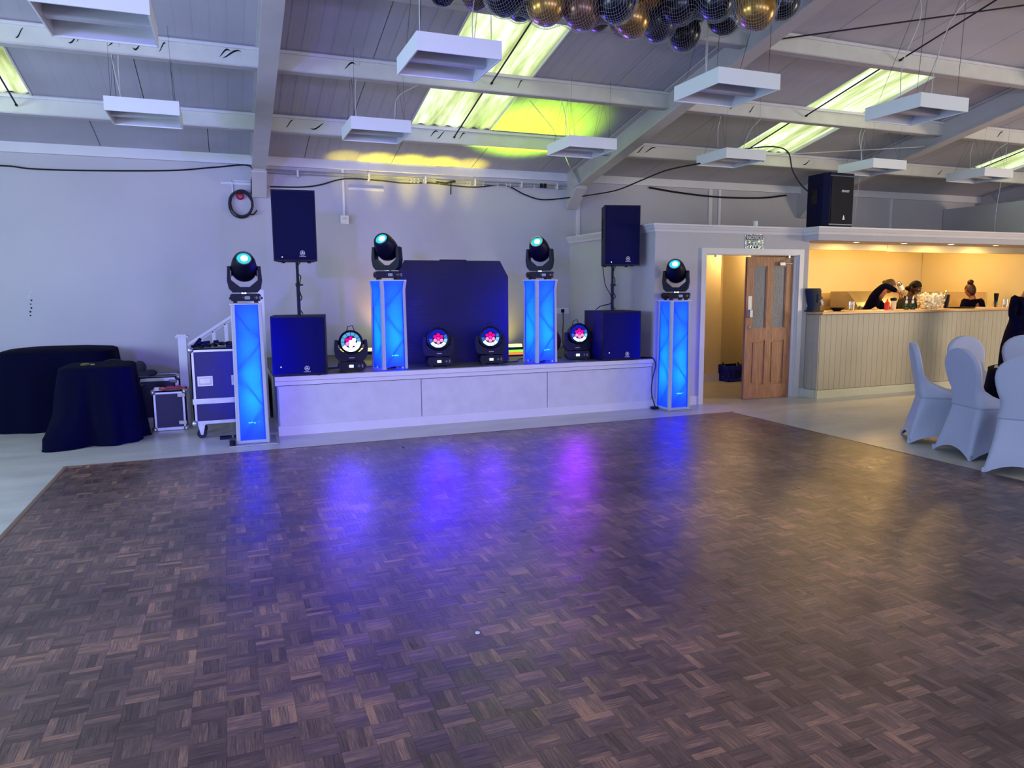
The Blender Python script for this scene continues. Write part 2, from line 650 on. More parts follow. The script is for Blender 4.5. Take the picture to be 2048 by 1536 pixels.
def parquet_material():
    N = NT('dark_finger_parquet')
    g = N.n('ShaderNodeNewGeometry')
    at = N.n('ShaderNodeAttribute', attribute_name='tint')
    sep = N.n('ShaderNodeSeparateColor')
    N.l(at.outputs['Color'], sep.inputs[0])
    # grain along x or along y, told by the green channel of the block's attribute
    def grain(s, sc_, det):
        mp = N.n('ShaderNodeMapping')
        mp.inputs['Scale'].default_value = s
        N.l(g.outputs['Position'], mp.inputs['Vector'])
        no = N.n('ShaderNodeTexNoise', i_Scale=sc_, i_Detail=det, i_Roughness=.7)
        N.l(mp.outputs['Vector'], no.inputs['Vector'])
        return no.outputs['Fac']
    mx = N.n('ShaderNodeMix', data_type='FLOAT')
    N.l(sep.outputs['Green'], mx.inputs['Factor'])
    N.l(grain((11, 170, 1), 1, 8), mx.inputs['A'])
    N.l(grain((170, 11, 1), 1, 8), mx.inputs['B'])
    big = N.n('ShaderNodeTexNoise', i_Scale=1.1, i_Detail=5.0, i_Roughness=.6)
    N.l(g.outputs['Position'], big.inputs['Vector'])
    a = N.n('ShaderNodeMath', operation='MULTIPLY_ADD')
    a.inputs[1].default_value = .80
    N.l(mx.outputs['Result'], a.inputs[0])
    m2 = N.n('ShaderNodeMath', operation='MULTIPLY')
    m2.inputs[1].default_value = .27
    N.l(sep.outputs['Red'], m2.inputs[0])
    N.l(m2.outputs[0], a.inputs[2])
    a2 = N.n('ShaderNodeMath', operation='MULTIPLY_ADD')
    a2.inputs[1].default_value = .55
    N.l(big.outputs['Fac'], a2.inputs[0])
    N.l(a.outputs[0], a2.inputs[2])
    cr = N.n('ShaderNodeValToRGB')
    e = cr.color_ramp.elements
    e[0].position, e[0].color = .56, lin('#2e2023')
    e[1].position, e[1].color = 1.0, lin('#aa8066')
    m = e.new(.72)
    m.color = lin('#533f3b')
    m = e.new(.86)
    m.color = lin('#715850')
    N.l(a2.outputs[0], cr.inputs['Fac'])
    N.l(cr.outputs['Color'], N.b.inputs['Base Color'])
    # worn, uneven sheen
    sc_n = N.n('ShaderNodeTexNoise', i_Scale=5.0, i_Detail=2.0, i_Roughness=.5)
    N.l(g.outputs['Position'], sc_n.inputs['Vector'])
    mr = N.n('ShaderNodeMapRange')
    mr.inputs['From Min'].default_value = .3
    mr.inputs['From Max'].default_value = .7
    mr.inputs['To Min'].default_value = .27
    mr.inputs['To Max'].default_value = .37
    N.l(sc_n.outputs['Fac'], mr.inputs['Value'])
    N.l(mr.outputs['Result'], N.b.inputs['Roughness'])
    bu = N.n('ShaderNodeBump')
    bu.inputs['Strength'].default_value = .22
    bu.inputs['Distance'].default_value = .004
    N.l(mx.outputs['Result'], bu.inputs['Height'])
    N.l(bu.outputs['Normal'], N.b.inputs['Normal'])
    return N.m


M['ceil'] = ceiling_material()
M['sky'] = skylight_material()
M['vinyl'] = vinyl_material()
M['parquet'] = parquet_material()

YW = 10.586            # face of the back wall


def ceil_z(y):
    return 3.36 + .21 * (10.55 - y) if y > RIDGE else 3.36 + .21 * (10.55 - RIDGE) - .21 * (RIDGE - y)


RIDGE = 1.0
XL, XR, YF = -6.2, 16.2, -8.2

# ------------------------------------------------------------------ floor and outer walls
m = MB()
m.b2((XL, YF, -.12), (XR, 10.9, 0))
struct(m.build('floor', M['vinyl']))

m = MB()
m.b2((XL, YW, 0), (XR, YW + .2, 3.8))
wb = struct(m.build('wall_back', M['wall']))
m = MB()
for x0, x1 in ((5.27, 5.33), (7.80, 7.87), (8.0, 8.05), (12.0, 12.05)):
    m.b2((x0, YW - .02, 2.4), (x1, YW, 3.3))
for x in (.02, 1.69):
    m.b2((x, YW - .012, 2.98), (x + .5, YW, 3.01))
m.build('batten', M['trim'], wb)
m = MB()
m.b2((XL, YW - .06, 3.245), (XR, YW, 3.37))
struct(m.build('trim_1', M['trim']))
m = MB()
m.b2((XL, YW - .075, 3.372), (XR, YW, 3.39))
struct(m.build('trim_2', M['steel_paint']))
m = MB()
m.b2((XL, YW - .018, 0), (.44, YW, .11))
struct(m.build('baseboard_back', M['trim']))


def wall_with_holes(name, axis, pos, a0, a1, z1, holes, t=.2):
    """wall in the plane axis = pos from a0 to a1 with (u0, u1, v0, v1) openings"""
    m = MB()
    us = sorted({a0, a1} | {h[0] for h in holes} | {h[1] for h in holes})
    for i in range(len(us) - 1):
        u0, u1 = us[i], us[i + 1]
        hs = [h for h in holes if h[0] <= u0 + 1e-6 and h[1] >= u1 - 1e-6]
        zs = [(0, z1)] if not hs else [(0, hs[0][2]), (hs[0][3], z1)]
        for z0, zz in zs:
            if zz - z0 < .01:
                continue
            if axis == 'y':
                m.b2((u0, pos - t, z0), (u1, pos, zz))
            else:
                m.b2((pos - t / 2, u0, z0), (pos + t / 2, u1, zz))
    return struct(m.build(name, M['wall']))


wins = [(x - 1.1, x + 1.1, 1.2, 2.8) for x in (-4.6, .2, 5.0, 9.8)]
wall_with_holes('wall_front', 'y', YF + .1, XL, XR, 4.4, wins)
for i, x in enumerate((-4.6, .2, 5.0, 9.8)):
    m = MB()
    m.b2((x - 1.1, YF, 1.2), (x + 1.1, YF + .06, 1.26)).b2((x - 1.1, YF, 2.74), (x + 1.1, YF + .06, 2.8))
    for q in (-1.1, -.03, 1.04):
        m.b2((x + q, YF, 1.26), (x + q + .06, YF + .06, 2.74))
    struct(m.build('window_%d' % (i + 1), M['trim']))
wall_with_holes('wall_left', 'x', XL, YF, 10.8, 5.6, [(1.3, 3.9, 1.1, 2.7), (5.8, 7.4, 1.1, 2.5)])
wall_with_holes('wall_right', 'x', XR, YF, 10.8, 5.6, [(-.2, 2.2, 0, 2.3)])

# ------------------------------------------------------------------ roof: boards, skylights, purlins, rafters
rows = [(YW + .02, 9.29), (9.29, 7.86), (7.86, 6.44), (6.44, 5.01), (5.01, 3.58), (3.58, 2.15), (2.15, RIDGE)]
SKY = [(-2.85, -1.80), (2.28, 3.35), (7.27, 8.35), (12.35, 13.4)]


def slope_box(m, x0, x1, y0, y1, t=.03, up=.0, mi=0):
    z0, z1 = ceil_z(y0) + up, ceil_z(y1) + up
    vs = [(x0, y0, z0), (x1, y0, z0), (x1, y1, z1), (x0, y1, z1)]
    vs += [(a, b, c + t) for a, b, c in vs]
    m.add(vs, [(0, 1, 2, 3), (4, 7, 6, 5), (0, 4, 5, 1), (1, 5, 6, 2), (2, 6, 7, 3), (3, 7, 4, 0)], mi=mi)


# backing over the board seams keeps the sky out
m = MB()
cuts = [XL] + [v for s in SKY for v in s] + [XR]
for r, (ya, yb) in enumerate(rows):
    if r in (1, 2, 4, 5):
        for i in range(0, len(cuts), 2):
            slope_box(m, cuts[i], cuts[i + 1], ya, yb, .02, .05)
    else:
        slope_box(m, XL, XR, ya, yb, .02, .05)
ceiling = struct(m.build('ceiling', M['dark_gap']))
for r, (ya, yb) in enumerate(rows):
    skyrow = r in (1, 2, 4, 5)
    # board edges, broken at rafters and skylights
    edges = [XL]
    x = XL
    stops = sorted([v for s in SKY for v in s]) if skyrow else []
    seams = [-5.3, -4.2, -3.0, -1.8 + .0, -.72, .42, 1.55, 2.28, 3.35, 4.4, 5.16, 6.2, 7.27, 8.35, 9.83, 11.0, 12.35, 13.4, 14.6, XR]
    if r == 0:
        seams = [-5.3, -4.0, -2.6, -1.35, -.1, 1.1, 2.3, 3.5, 4.6, 5.16, 6.4, 7.6, 8.8, 9.83, 11.0, 12.2, 13.4, 14.6, XR]
    if skyrow:
        seams = sorted(set(seams) | {-2.85, -1.80})
        seams = [q for q in seams if q not in (-3.0,)]
    for x1 in seams:
        if skyrow and any(s0 - .01 <= x and x1 <= s1 + .01 for s0, s1 in SKY):
            x = x1
            continue
        if x1 - x < .02:
            x = x1
            continue
        m = MB()
        up_ = rnd.uniform(0, .003)
        slope_box(m, x + .004, x1 - .004, ya - .002, yb + .002, .03, up_)
        if x > .3 and x1 < 5.2 and r < 4:
            # tongue and groove lining strips
            xs = x + .13
            while xs < x1 - .03:
                slope_box(m, xs - .0022, xs + .0022, ya - .004, yb + .004, .004, up_ - .003)
                xs += .142
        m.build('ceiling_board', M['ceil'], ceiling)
        x = x1
# far slope beyond the ridge, over and behind the camera, as long sheets with roof lights
for x0, x1, k in [(-6.2, -2.85, 0), (-2.85, -1.8, 1), (-1.8, 2.28, 0), (2.28, 3.35, 1), (3.35, 7.27, 0), (7.27, 8.35, 1), (8.35, 12.35, 0), (12.35, 13.4, 1), (13.4, XR, 0)]:
    m = MB()
    slope_box(m, x0, x1, RIDGE, YF, .03)
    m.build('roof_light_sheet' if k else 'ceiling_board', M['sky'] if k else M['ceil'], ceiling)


def corrugated(x0, x1, ya, yb, up=.03):
    n = 48
    vs, fs = [], []
    for i in range(n + 1):
        x = x0 + (x1 - x0) * i / n
        dz = .013 * math.cos(2 * PI * (x - x0) / .178)
        vs += [(x, ya, ceil_z(ya) + up + dz), (x, yb, ceil_z(yb) + up + dz)]
    for i in range(n):
        fs.append((2 * i, 2 * i + 2, 2 * i + 3, 2 * i + 1))
    return vs, fs


for (x0, x1) in SKY:
    t = None
    for r in (1, 2, 4, 5):
        ya, yb = rows[r]
        m = MB()
        m.add(*corrugated(x0 - .03, x1 + .03, ya + .0, yb - .0))
        o = m.build('skylight_sheet', M['sky'], ceiling, smooth=True, angle=180)
        m = MB()
        for xx in (x0 - .012, x1 - .006):
            slope_box(m, xx, xx + .018, ya, yb, .06, -.004)
        m.build('skylight_reveal', M['trim'], ceiling)

# purlins
TORN = [(0, 9.24), (1, 7.81)]
for k, y in enumerate((9.29, 7.86, 6.44, 5.01, 3.58, 2.15)):
    z = ceil_z(y)
    m = MB()
    m.b2((XL, y - .035, z - .185), (XR, y + .035, z + .01))
    p = struct(m.build('trim_%d' % (k + 3), M['purlin']))
    m = MB()
    m.b2((XL, y - .058, z - .030), (XR, y - .036, z - .004))
    m.build('top_lip', M['trim'], p)
    m = MB()
    m.b2((XL, y - .04, z - .192), (XR, y + .07, z - .180))
    m.build('bottom_flange', M['steel_paint'], p)
    if k < 2:
        # splits in the plaster wrapping show dark steel
        q = random.Random(31 + k)
        for j in range(16):
            cx = q.uniform(-2.3, 12.5)
            if any(abs(cx - r_) < .2 for r_ in (.49, 5.16, 9.83)):
                continue
            pts, w_ = [], q.uniform(.03, .10)
            a = q.uniform(-.9, .9)
            for s in range(6):
                u = (s / 5 - .5) * 2
                pts.append((cx + u * w_, z - .09 + math.sin(a + u * 1.6) * .045, .009 * (1 - u * u) + .001))
            poly = [(a_, b_ + c_) for a_, b_, c_ in pts] + [(a_, b_ - c_) for a_, b_, c_ in reversed(pts)]
            poly = [(a_, min(max(b_, z - .175), z - .035)) for a_, b_ in poly]
            m = MB()
            m.prism(poly, y - .037, y - .0355, 'xz')
            m.build('split', M['dark_gap'], p)

# rafters: rolled steel I sections with a knee down the wall
for k, x in enumerate((-4.18, .49, 5.16, 9.83, 14.5)):
    def line(y, d):
        return ceil_z(y) - d
    m = MB()
    yy0, yy1 = 10.35, RIDGE
    m.prism([(yy0, line(yy0, 0)), (yy1, line(yy1, 0)), (yy1, line(yy1, .30)), (yy0, line(yy0, .30))], x - .012, x + .012, 'yz')
    r_ = struct(m.build('trim_%d' % (k + 9), M['steel_paint']))
    m = MB()
    m.prism([(10.3, line(10.3, .30)), (yy1, line(yy1, .30)), (yy1, line(yy1, .318)), (10.05, line(10.05, .318))], x - .09, x + .09, 'yz')
    m.build('bottom_flange', M['steel_paint'], r_)
    m = MB()
    m.prism([(10.5, line(10.5, .002)), (yy1, line(yy1, .002)), (yy1, line(yy1, .018)), (10.5, line(10.5, .018))], x - .09, x + .09, 'yz')
    m.build('top_flange', M['steel_paint'], r_)
    m = MB()
    m.prism([(YW, 2.82), (YW - .06, 2.82), (10.18, 3.10), (10.12, line(10.12, .30)), (10.35, line(10.35, .0)), (YW, 3.40)], x - .075, x + .075, 'yz')
    m.prism([(YW - .05, 2.815), (YW - .075, 2.815), (10.165, 3.095), (10.165, 3.12), (10.19, 3.12)], x - .092, x + .092, 'yz')
    m.build('knee', M['steel_paint'], r_)
    # beyond the ridge
    m = MB()
    m.prism([(RIDGE, line(RIDGE, 0)), (YF, ceil_z(YF)), (YF, ceil_z(YF) - .3), (RIDGE, line(RIDGE, .3))], x - .05, x + .05, 'yz')
    m.build('rear_slope_rafter', M['steel_paint'], r_)

# ------------------------------------------------------------------ partition, corridor and bar enclosure
PX0, PX1, PY = 5.166, 7.70, 8.10
m = MB()
m.b2((PX0, PY, 0), (PX0 + .1, YW, 2.30))
struct(m.build('wall_partition_side', M['wall']))
m = MB()
m.b2((PX0 + .1, PY, 0), (5.93, PY + .1, 2.30)).b2((5.93, PY, 2.03), (7.53, PY + .1, 2.30)).b2((7.53, PY, 0), (PX1, PY + .1, 2.30))
struct(m.build('wall_partition_front', M['wall']))
m = MB()
m.b2((7.60, PY + .1, 0), (PX1, 9.2, 2.30)).b2((8.15, 9.2, 0), (8.25, YW, 2.30)).b2((PX1, 9.1, 0), (8.25, 9.2, 2.30))
struct(m.build('wall_bar_left', M['wall_warm']))
m = MB()
m.b2((7.2, 10.05, 0), (7.70, 10.15, 2.3)).b2((PX0 + .1, 10.05, 0), (7.2, 10.10, 2.3))
struct(m.build('wall_corridor', M['wall_warm']))
m = MB()
m.b2((7.25, 10.035, 0), (7.71, 10.05, .13))
struct(m.build('baseboard_corridor', M['trim']))
m = MB()
m.b2((7.53, 8.92, 0), (7.60, 9.215, .12))
struct(m.build('baseboard_bar', M['trim']))
m = MB()
m.b2((8.25, YW - .004, 0), (12.95, YW - .001, 2.3))
m.b2((7.7, YW - .004, 0), (8.15, YW - .001, 2.3))
struct(m.build('wall_bar_back', M['wall_warm']))
m = MB()
m.b2((12.95, 7.7, 0), (13.44, YW - .01, 2.33))
struct(m.build('wall_bar_right', M['wall_warm']))
m = MB()
m.b2((13.44, 5.6, 0), (13.56, YW - .01, 3.09))
struct(m.build('wall_side_bay', M['wall']))
m = MB()
m.b2((PX0 + .02, PY + .02, 2.30), (13.44, YW - .01, 2.345))
struct(m.build('ceiling_bar', M['wall_warm']))


def crown(path, name, top=2.40, h=.10, out=.075):
    """moulding swept along a plan path; outside lies to the right of travel"""
    prof = [(0, 0), (.018, 0), (.03, .03), (.045, .045), (out - .01, .075), (out, .08), (out, h), (0, h)]
    rings = []
    P_ = [Vector((a, b, 0)) for a, b in path]
    for i, p in enumerate(P_):
        d0 = (P_[i] - P_[i - 1]).normalized() if i > 0 else (P_[1] - P_[0]).normalized()
        d1 = (P_[i + 1] - P_[i]).normalized() if i < len(P_) - 1 else d0
        n0 = Vector((d0.y, -d0.x, 0))
        n1 = Vector((d1.y, -d1.x, 0))
        b = (n0 + n1).normalized()
        k = 1 / max(b.dot(n0), .3)
        rings.append([p + b * (u * k) + Vector((0, 0, top - h + v)) for u, v in prof])
    m = MB()
    m.loft(rings)
    return struct(m.build(name, M['trim']))


SY = 7.83
crown([(PX0, YW), (PX0, PY), (7.60, PY), (7.60, SY), (13.44, SY)], 'trim_14', 2.385)
m = MB()
m.b2((7.60, SY, 2.205), (13.44, SY + .10, 2.385)).b2((7.60, SY + .1, 2.205), (7.70, PY, 2.30)).b2((7.70, SY + .1, 2.205), (13.44, 8.40, 2.225))
struct(m.build('trim_15', M['wall']))
m = MB()
m.b2((7.70, 8.40, 2.115), (9.52, 8.45, 2.30)).b2((9.53, 8.40, 2.10), (12.95, 8.45, 2.30))
struct(m.build('trim_16', M['wall_warm']))  # cream colour stands in for warm downlight on the inner fascia
m = MB()
m.b2((PX0 - .015, PY - .015, 0), (5.87, PY, .12)).b2((7.6, PY - .015, 0), (PX1, PY, .12))
struct(m.build('baseboard_partition', M['trim']))

# door frame, glazed oak door
m = MB()
m.b2((5.87, PY - .03, 0), (5.945, PY, 2.015)).b2((7.515, PY - .03, 0), (7.59, PY, 2.015)).b2((5.87, PY - .03, 2.0151), (7.59, PY, 2.09))
m.b2((5.931, PY + .001, 0), (5.955, PY + .12, 2.005)).b2((7.505, PY + .001, 0), (7.529, PY + .12, 2.005)).b2((5.931, PY + .001, 2.0051), (7.529, PY + .12, 2.029))
m.b2((7.47, PY + .03, 0), (7.505, PY + .05, 2.0))
struct(m.build('trim_17', M['trim']))
dt = bpy.data.objects.new('door_1', None)
C.objects.link(dt)
dt['kind'] = 'structure'
dt.location = (7.47, PY + .045, 0)
dt.rotation_euler = (0, 0, math.radians(-3.0))
W, H_, T = .765, 1.985, .044          # runs from 0 to -W
m = MB()
def dbox(x0, x1, z0, z1, y0=0, y1=T, mm=None, bev=.0):
    (mm or m).b2((-x1, y0, z0), (-x0, y1, z1), bev=bev)
for a, b in ((0, .11), (.335, .43), (.655, .765)):
    dbox(a, b, 0.005, H_)
for a, b in ((.11, .335), (.43, .655)):
    dbox(a, b, .005, .20)
    dbox(a, b, .83, .995)
    dbox(a, b, H_ - .12, H_)
m.build('door_leaf', M['oak'], dt)
for a, b in ((.11, .335), (.43, .655)):
    m = MB()
    dbox(a, b, .20, .83, .014, T - .014)
    dbox(a + .03, b - .03, .23, .80, .005, .012, bev=.004)
    m.build('door_panel', M['oak'], dt)
    m = MB()
    dbox(a, b, .995, H_ - .12, .018, .024)
    m.build('pane', M['frost'], dt)
    m = MB()
    for y0 in (.006,):
        dbox(a, a + .012, .995, H_ - .12, y0, y0 + .012)
        dbox(b - .012, b, .995, H_ - .12, y0, y0 + .012)
        dbox(a, b, .995, 1.007, y0, y0 + .012)
        dbox(a, b, H_ - .132, H_ - .12, y0, y0 + .012)
    m.build('glazing_bead', M['oak'], dt)
m = MB()
m.b2((-.735, -.006, 1.17), (-.675, 0, 1.45), bev=.003)
m.b2((-.73, -.045, 1.15), (-.68, -.006, 1.26), bev=.008)
m.build('door_handle', M['alu'], dt)
m = MB()
m.lathe([(0, -.012), (.02, -.012), (.026, -.004), (.026, 0), (0, 0)], 16, Matrix.Translation((-.70, 0, 1.02)) @ Matrix.Rotation(-PI / 2, 4, 'X') @ Matrix.Scale(1, 4))
m.build('door_lock', M['chrome'], dt)
m = MB()
m.b2((-.26, -.05, 1.865), (-.17, 0, 1.915), bev=.006).cyl((-.17, -.03, 1.90), (-.05, -.03, 1.895), .012)
m.cyl((-.21, -.03, 1.92), (-.10, -.06, 1.935), .006, 6).cyl((-.10, -.06, 1.935), (-.02, -.03, 1.99), .006, 6)
m.build('door_closer', M['alu'], dt)
m = MB()
for x in (6.12, 7.36):
    m.b2((x, PY + .02, 1.975), (x + .03, PY + .04, 2.005))
m.build('keeper', M['alu'], bpy.data.objects['trim_17'])

# the bar counter: boarded front, plinth, worktop
bar = thing('bar_counter', 'long cream boarded bar counter with pale plinth below the downlights', 'bar counter', (0, 0, 0))
m = MB()
m.b2((7.725, 7.87, .10), (12.94, 8.28, 1.18))
m.build('carcass', M['bar_plank'], bar)
pm = None
n = 0
x = 7.725
while x < 12.9:
    if pm is None:
        pm = MB().b2((0.0015, 0, 0), (.0985, .016, 1.06), bev=.0018).mesh('bar_plank', M['bar_plank'])
    o = bpy.data.objects.new('plank', pm)
    C.objects.link(o)
    o.parent = bar
    o.location = (x, 7.852, .118)
    x += .1
ps = MB().b2((0, .0015, 0), (.016, .0985, 1.06), bev=.0018).mesh('bar_side_plank', M['bar_plank'])
for k in range(3):
    o = bpy.data.objects.new('plank', ps)
    C.objects.link(o)
    o.parent = bar
    o.location = (7.708, 7.855 + k * .1, .118)
m = MB()
m.b2((7.705, 7.835, 0), (12.94, 7.87, .115)).b2((7.69, 7.87, 0), (7.72, 8.1, .115))
m.build('plinth', M['plinth'], bar)
wt = MB()
wt.b2((7.704, 7.80, 1.185), (12.94, 8.38, 1.22), bev=.006)
wt.build('worktop', M['worktop'], bar)

# back counter and wall tiles in the bar
bc = thing('back_counter', 'steel topped back counter under the beige tiles behind the bar', 'counter', (0, 0, 0))
m = MB()
m.b2((8.27, 10.0, 0), (12.9, 10.56, .88))
m.build('carcass', M['bar_plank'], bc)
m = MB()
m.b2((8.26, 9.96, .88), (12.9, 10.57, .92))
m.build('worktop', M['steel'], bc)
wbb = bpy.data.objects['wall_bar_back']
m = MB()
m.b2((8.26, YW - .012, .93), (12.94, YW - .006, 1.47))
m.build('grout', M['grout'], wbb)
tm = MB().b2((0, 0, 0), (.322, .006, .244), bev=.002).mesh('wall_tile', M['tile'])
for k in range(14):
    for j in range(2):
        o = bpy.data.objects.new('wall_tile', tm)
        C.objects.link(o)
        o.parent = wbb
        o.location = (8.28 + k * .33, YW - .018, .97 + j * .25)
wbr = bpy.data.objects['wall_bar_right']
m = MB()
m.b2((12.944, 9.2, .93), (12.95, YW - .02, 1.47))
m.build('grout', M['grout'], wbr)
tm2 = MB().b2((0, 0, 0), (.006, .322, .244), bev=.002).mesh('wall_tile', M['tile'])
for k in range(4):
    for j in range(2):
        o = bpy.data.objects.new('wall_tile', tm2)
        C.objects.link(o)
        o.parent = wbr
        o.location = (12.937, 9.22 + k * .33, .97 + j * .25)

# recessed downlights in the soffit
M['downlight'] = glow('downlight_lens', '#ffe6b8', 9)
for k, (x, lab) in enumerate(((8.49, 'round downlight nearest the oak door'), (9.42, 'round downlight over the red squeeze bottle'), (10.40, 'round downlight over the ice bucket'), (11.40, 'round downlight over the auburn haired barmaid'))):
    t = thing('downlight', lab + ' in the bar soffit', 'downlight', (x, 8.02, 2.205), 0, 'recessed downlights in the bar soffit')
    MB().lathe([(.036, .0), (.036, -.004), (.052, -.005), (.054, 0)], 20).build('bezel', M['chrome'], t)
    MB().lathe([(0, -.002), (.036, -.002), (.036, 0), (0, 0)], 20).build('lens', M['downlight'], t)
    lamp('downlight_beam', 'SPOT', (x, 8.02, 2.19), 44, (1.0, .64, .22), (x, 8.35, 1.2), .05, angle=165, blend=.6)
for x, lb in ((9.2, 'above the fruit bowl'), (10.7, 'above the bending barmaid'), (12.0, 'above the barmaid with the high bun')):
    t = thing('bar_ceiling_light', 'round warm ceiling light inside the bar ' + lb, 'ceiling light', (x, 9.5, 2.30), 0, 'ceiling lights inside the bar')
    MB().lathe([(0, -.03), (.09, -.025), (.11, 0)], 20).build('diffuser', M['downlight'], t)
    lamp('bar_ceiling_beam', 'POINT', (x, 9.5, 2.18), 34, (1.0, .60, .17), None, .09)
t = thing('corridor_light', 'warm ceiling light in the corridor behind the oak door', 'ceiling light', (7.3, 9.5, 2.30))
MB().lathe([(0, -.03), (.09, -.025), (.11, 0)], 20).build('diffuser', M['downlight'], t)
lamp('corridor_beam', 'POINT', (7.75, 9.75, 2.1), 17, (1.0, .66, .30), None, .09)

# ------------------------------------------------------------------ stage
ZS = .65
st = thing('stage', 'low white panelled stage with dark deck along the back wall', 'stage', (0, 0, 0))
m = MB()
m.b2((.47, 8.13, 0), (5.15, YW - .02, ZS - .04))
m.build('carcass', M['stage_face'], st)
for x0, x1 in ((.475, 2.045), (2.055, 3.645), (3.655, 5.15)):
    m = MB()
    m.b2((x0, 8.105, .10), (x1, 8.13, ZS - .10))
    m.build('front_panel', M['stage_face'], st)
m = MB()
m.b2((.455, 8.09, 0), (5.15, 8.115, .105))
m.build('skirting', M['trim'], st)
m = MB()
m.b2((.44, 8.085, ZS - .10), (5.15, 8.13, ZS - .056)).b2((.44, 8.06, ZS - .05), (5.155, 8.14, ZS))
m.build('nosing', M['trim'], st)
MB().b2((.45, 8.10, ZS - .055), (5.15, 8.13, ZS - .05)).b2((.475, 8.104, ZS - .108), (5.15, 8.12, ZS - .10)).build('shadow_gap', M['dark_gap'], st)  # dark strips paint the shade in and under the nosing
m = MB()
m.b2((.44, 8.14, ZS - .03), (5.155, YW - .02, ZS))
m.build('deck', M['stage_top'], st)
m = MB()
q = random.Random(5)
for k in range(34):
    cx, cz = q.choice([(3.2, .2), (4.9, .3), (3.6, .3), (1.2, .35), (2.6, .25)])
    cx += q.gauss(0, .22)
    cz += q.gauss(0, .07)
    if not .5 < cx < 5.1 or not .12 < cz < .5:
        continue
    a = q.uniform(0, PI)
    l = q.uniform(.004, .016)
    m.prism([(cx - l * math.cos(a), cz - l * math.sin(a)), (cx + .003, cz), (cx + l * math.cos(a), cz + l * math.sin(a)), (cx - .003, cz + .002)], 8.1045, 8.1052, 'xz')
stuff(m.build('scuff_marks', M['steel_paint'], st))

# stair and rail at its left end
YR = 9.38
sr = thing('stage_stairs', 'white stair with newel post and sloping handrail at the end of the stage', 'stairs', (0, 0, 0))
for k in range(3):
    m = MB()
    m.b2((-.40 + k * .28, YR + .04, 0), (.43 if k == 2 else -.40 + (k + 1) * .28, 10.5, .163 * (k + 1)))
    m.build('step', M['stage_top'], sr)
m = MB()
m.b2((-.555, YR - .045, 0), (-.465, YR + .045, 1.03)).b2((-.58, YR - .065, 1.03), (-.44, YR + .065, 1.045)).b2((-.565, YR - .055, 1.045), (-.455, YR + .055, 1.065), bev=.01)
m.build('newel_post', M['trim'], sr)
m = MB()
m.b2((.35, YR - .035, 0), (.43, YR + .035, 1.58))
m.build('newel_post', M['trim'], sr)
def rz_(x): return .952 + (x + .465) * .64
m = MB()
m.prism([(-.465, rz_(-.465)), (.35, rz_(.35)), (.35, rz_(.35) - .035), (-.465, rz_(-.465) - .035)], YR - .03, YR + .03, 'xz')
m.prism([(-.465, rz_(-.465) - .05), (.35, rz_(.35) - .05), (.35, rz_(.35) - .065), (-.465, rz_(-.465) - .065)], YR - .015, YR + .015, 'xz')
m.build('handrail', M['trim'], sr)
for x in (-.30, -.16, -.02, .12, .26):
    m = MB()
    m.b2((x - .02, YR - .015, .01), (x + .02, YR + .015, rz_(x) - .06))
    m.build('baluster', M['trim'], sr)

# ------------------------------------------------------------------ dance floor of finger parquet
DX0, DX1, DY0, DY1 = -1.41, 5.85, -.6, 7.36
df = thing('dance_floor', 'large dark brown parquet dance floor laid over the grey vinyl', 'dance floor', (0, 0, 0))
MB().b2((DX0 + .02, DY0, .001), (DX1 - .02, DY1 - .02, .0035)).build('underlay', M['dark_gap'], df)
M['edge'] = mat('worn_edge_strip', '#6e5446', .5, var=.15, scale=10)
MB().prism([(DX0 - .035, .001), (DX0 + .012, .001), (DX0 + .012, .0125), (DX0 - .004, .0125)], DY0, DY1, 'xz').build('edge_strip', M['edge'], df)
MB().prism([(DX1 + .035, .001), (DX1 - .012, .001), (DX1 - .012, .0125), (DX1 + .004, .0125)], DY0, DY1, 'xz').build('edge_strip', M['edge'], df)
MB().prism([(DY1 + .035, .001), (DY1 - .012, .001), (DY1 - .012, .0125), (DY1 + .004, .0125)], DX0 - .03, DX1 + .03, 'yz').build('edge_strip', M['edge'], df)


def block_geo(lx, ly, tilt):
    """one parquet finger with its own small bevel; base at z 0"""
    g, b, h = .0002, .0006, .0105
    x0, x1, y0, y1 = g, lx - g, g, ly - g
    lo = [(x0, y0), (x1, y0), (x1, y1), (x0, y1)]
    hi = [(x0 + b, y0 + b), (x1 - b, y0 + b), (x1 - b, y1 - b), (x0 + b, y1 - b)]
    vs = [(a, c, .003) for a, c in lo] + [(a, c, h - .0005) for a, c in lo] + [(a, c, h + tilt[i]) for i, (a, c) in enumerate(hi)]
    fs = []
    for k in (0, 4):
        for i in range(4):
            j = (i + 1) % 4
            fs.append((k + i, k + j, k + 4 + j, k + 4 + i))
    fs.append((8, 9, 10, 11))
    return vs, fs


def set_tint(me, vals):
    a = me.color_attributes.new('tint', 'FLOAT_COLOR', 'POINT')
    flat = []
    for v in vals:
        flat += [v[0], v[1], 0, 1]
    a.data.foreach_set('color', flat)


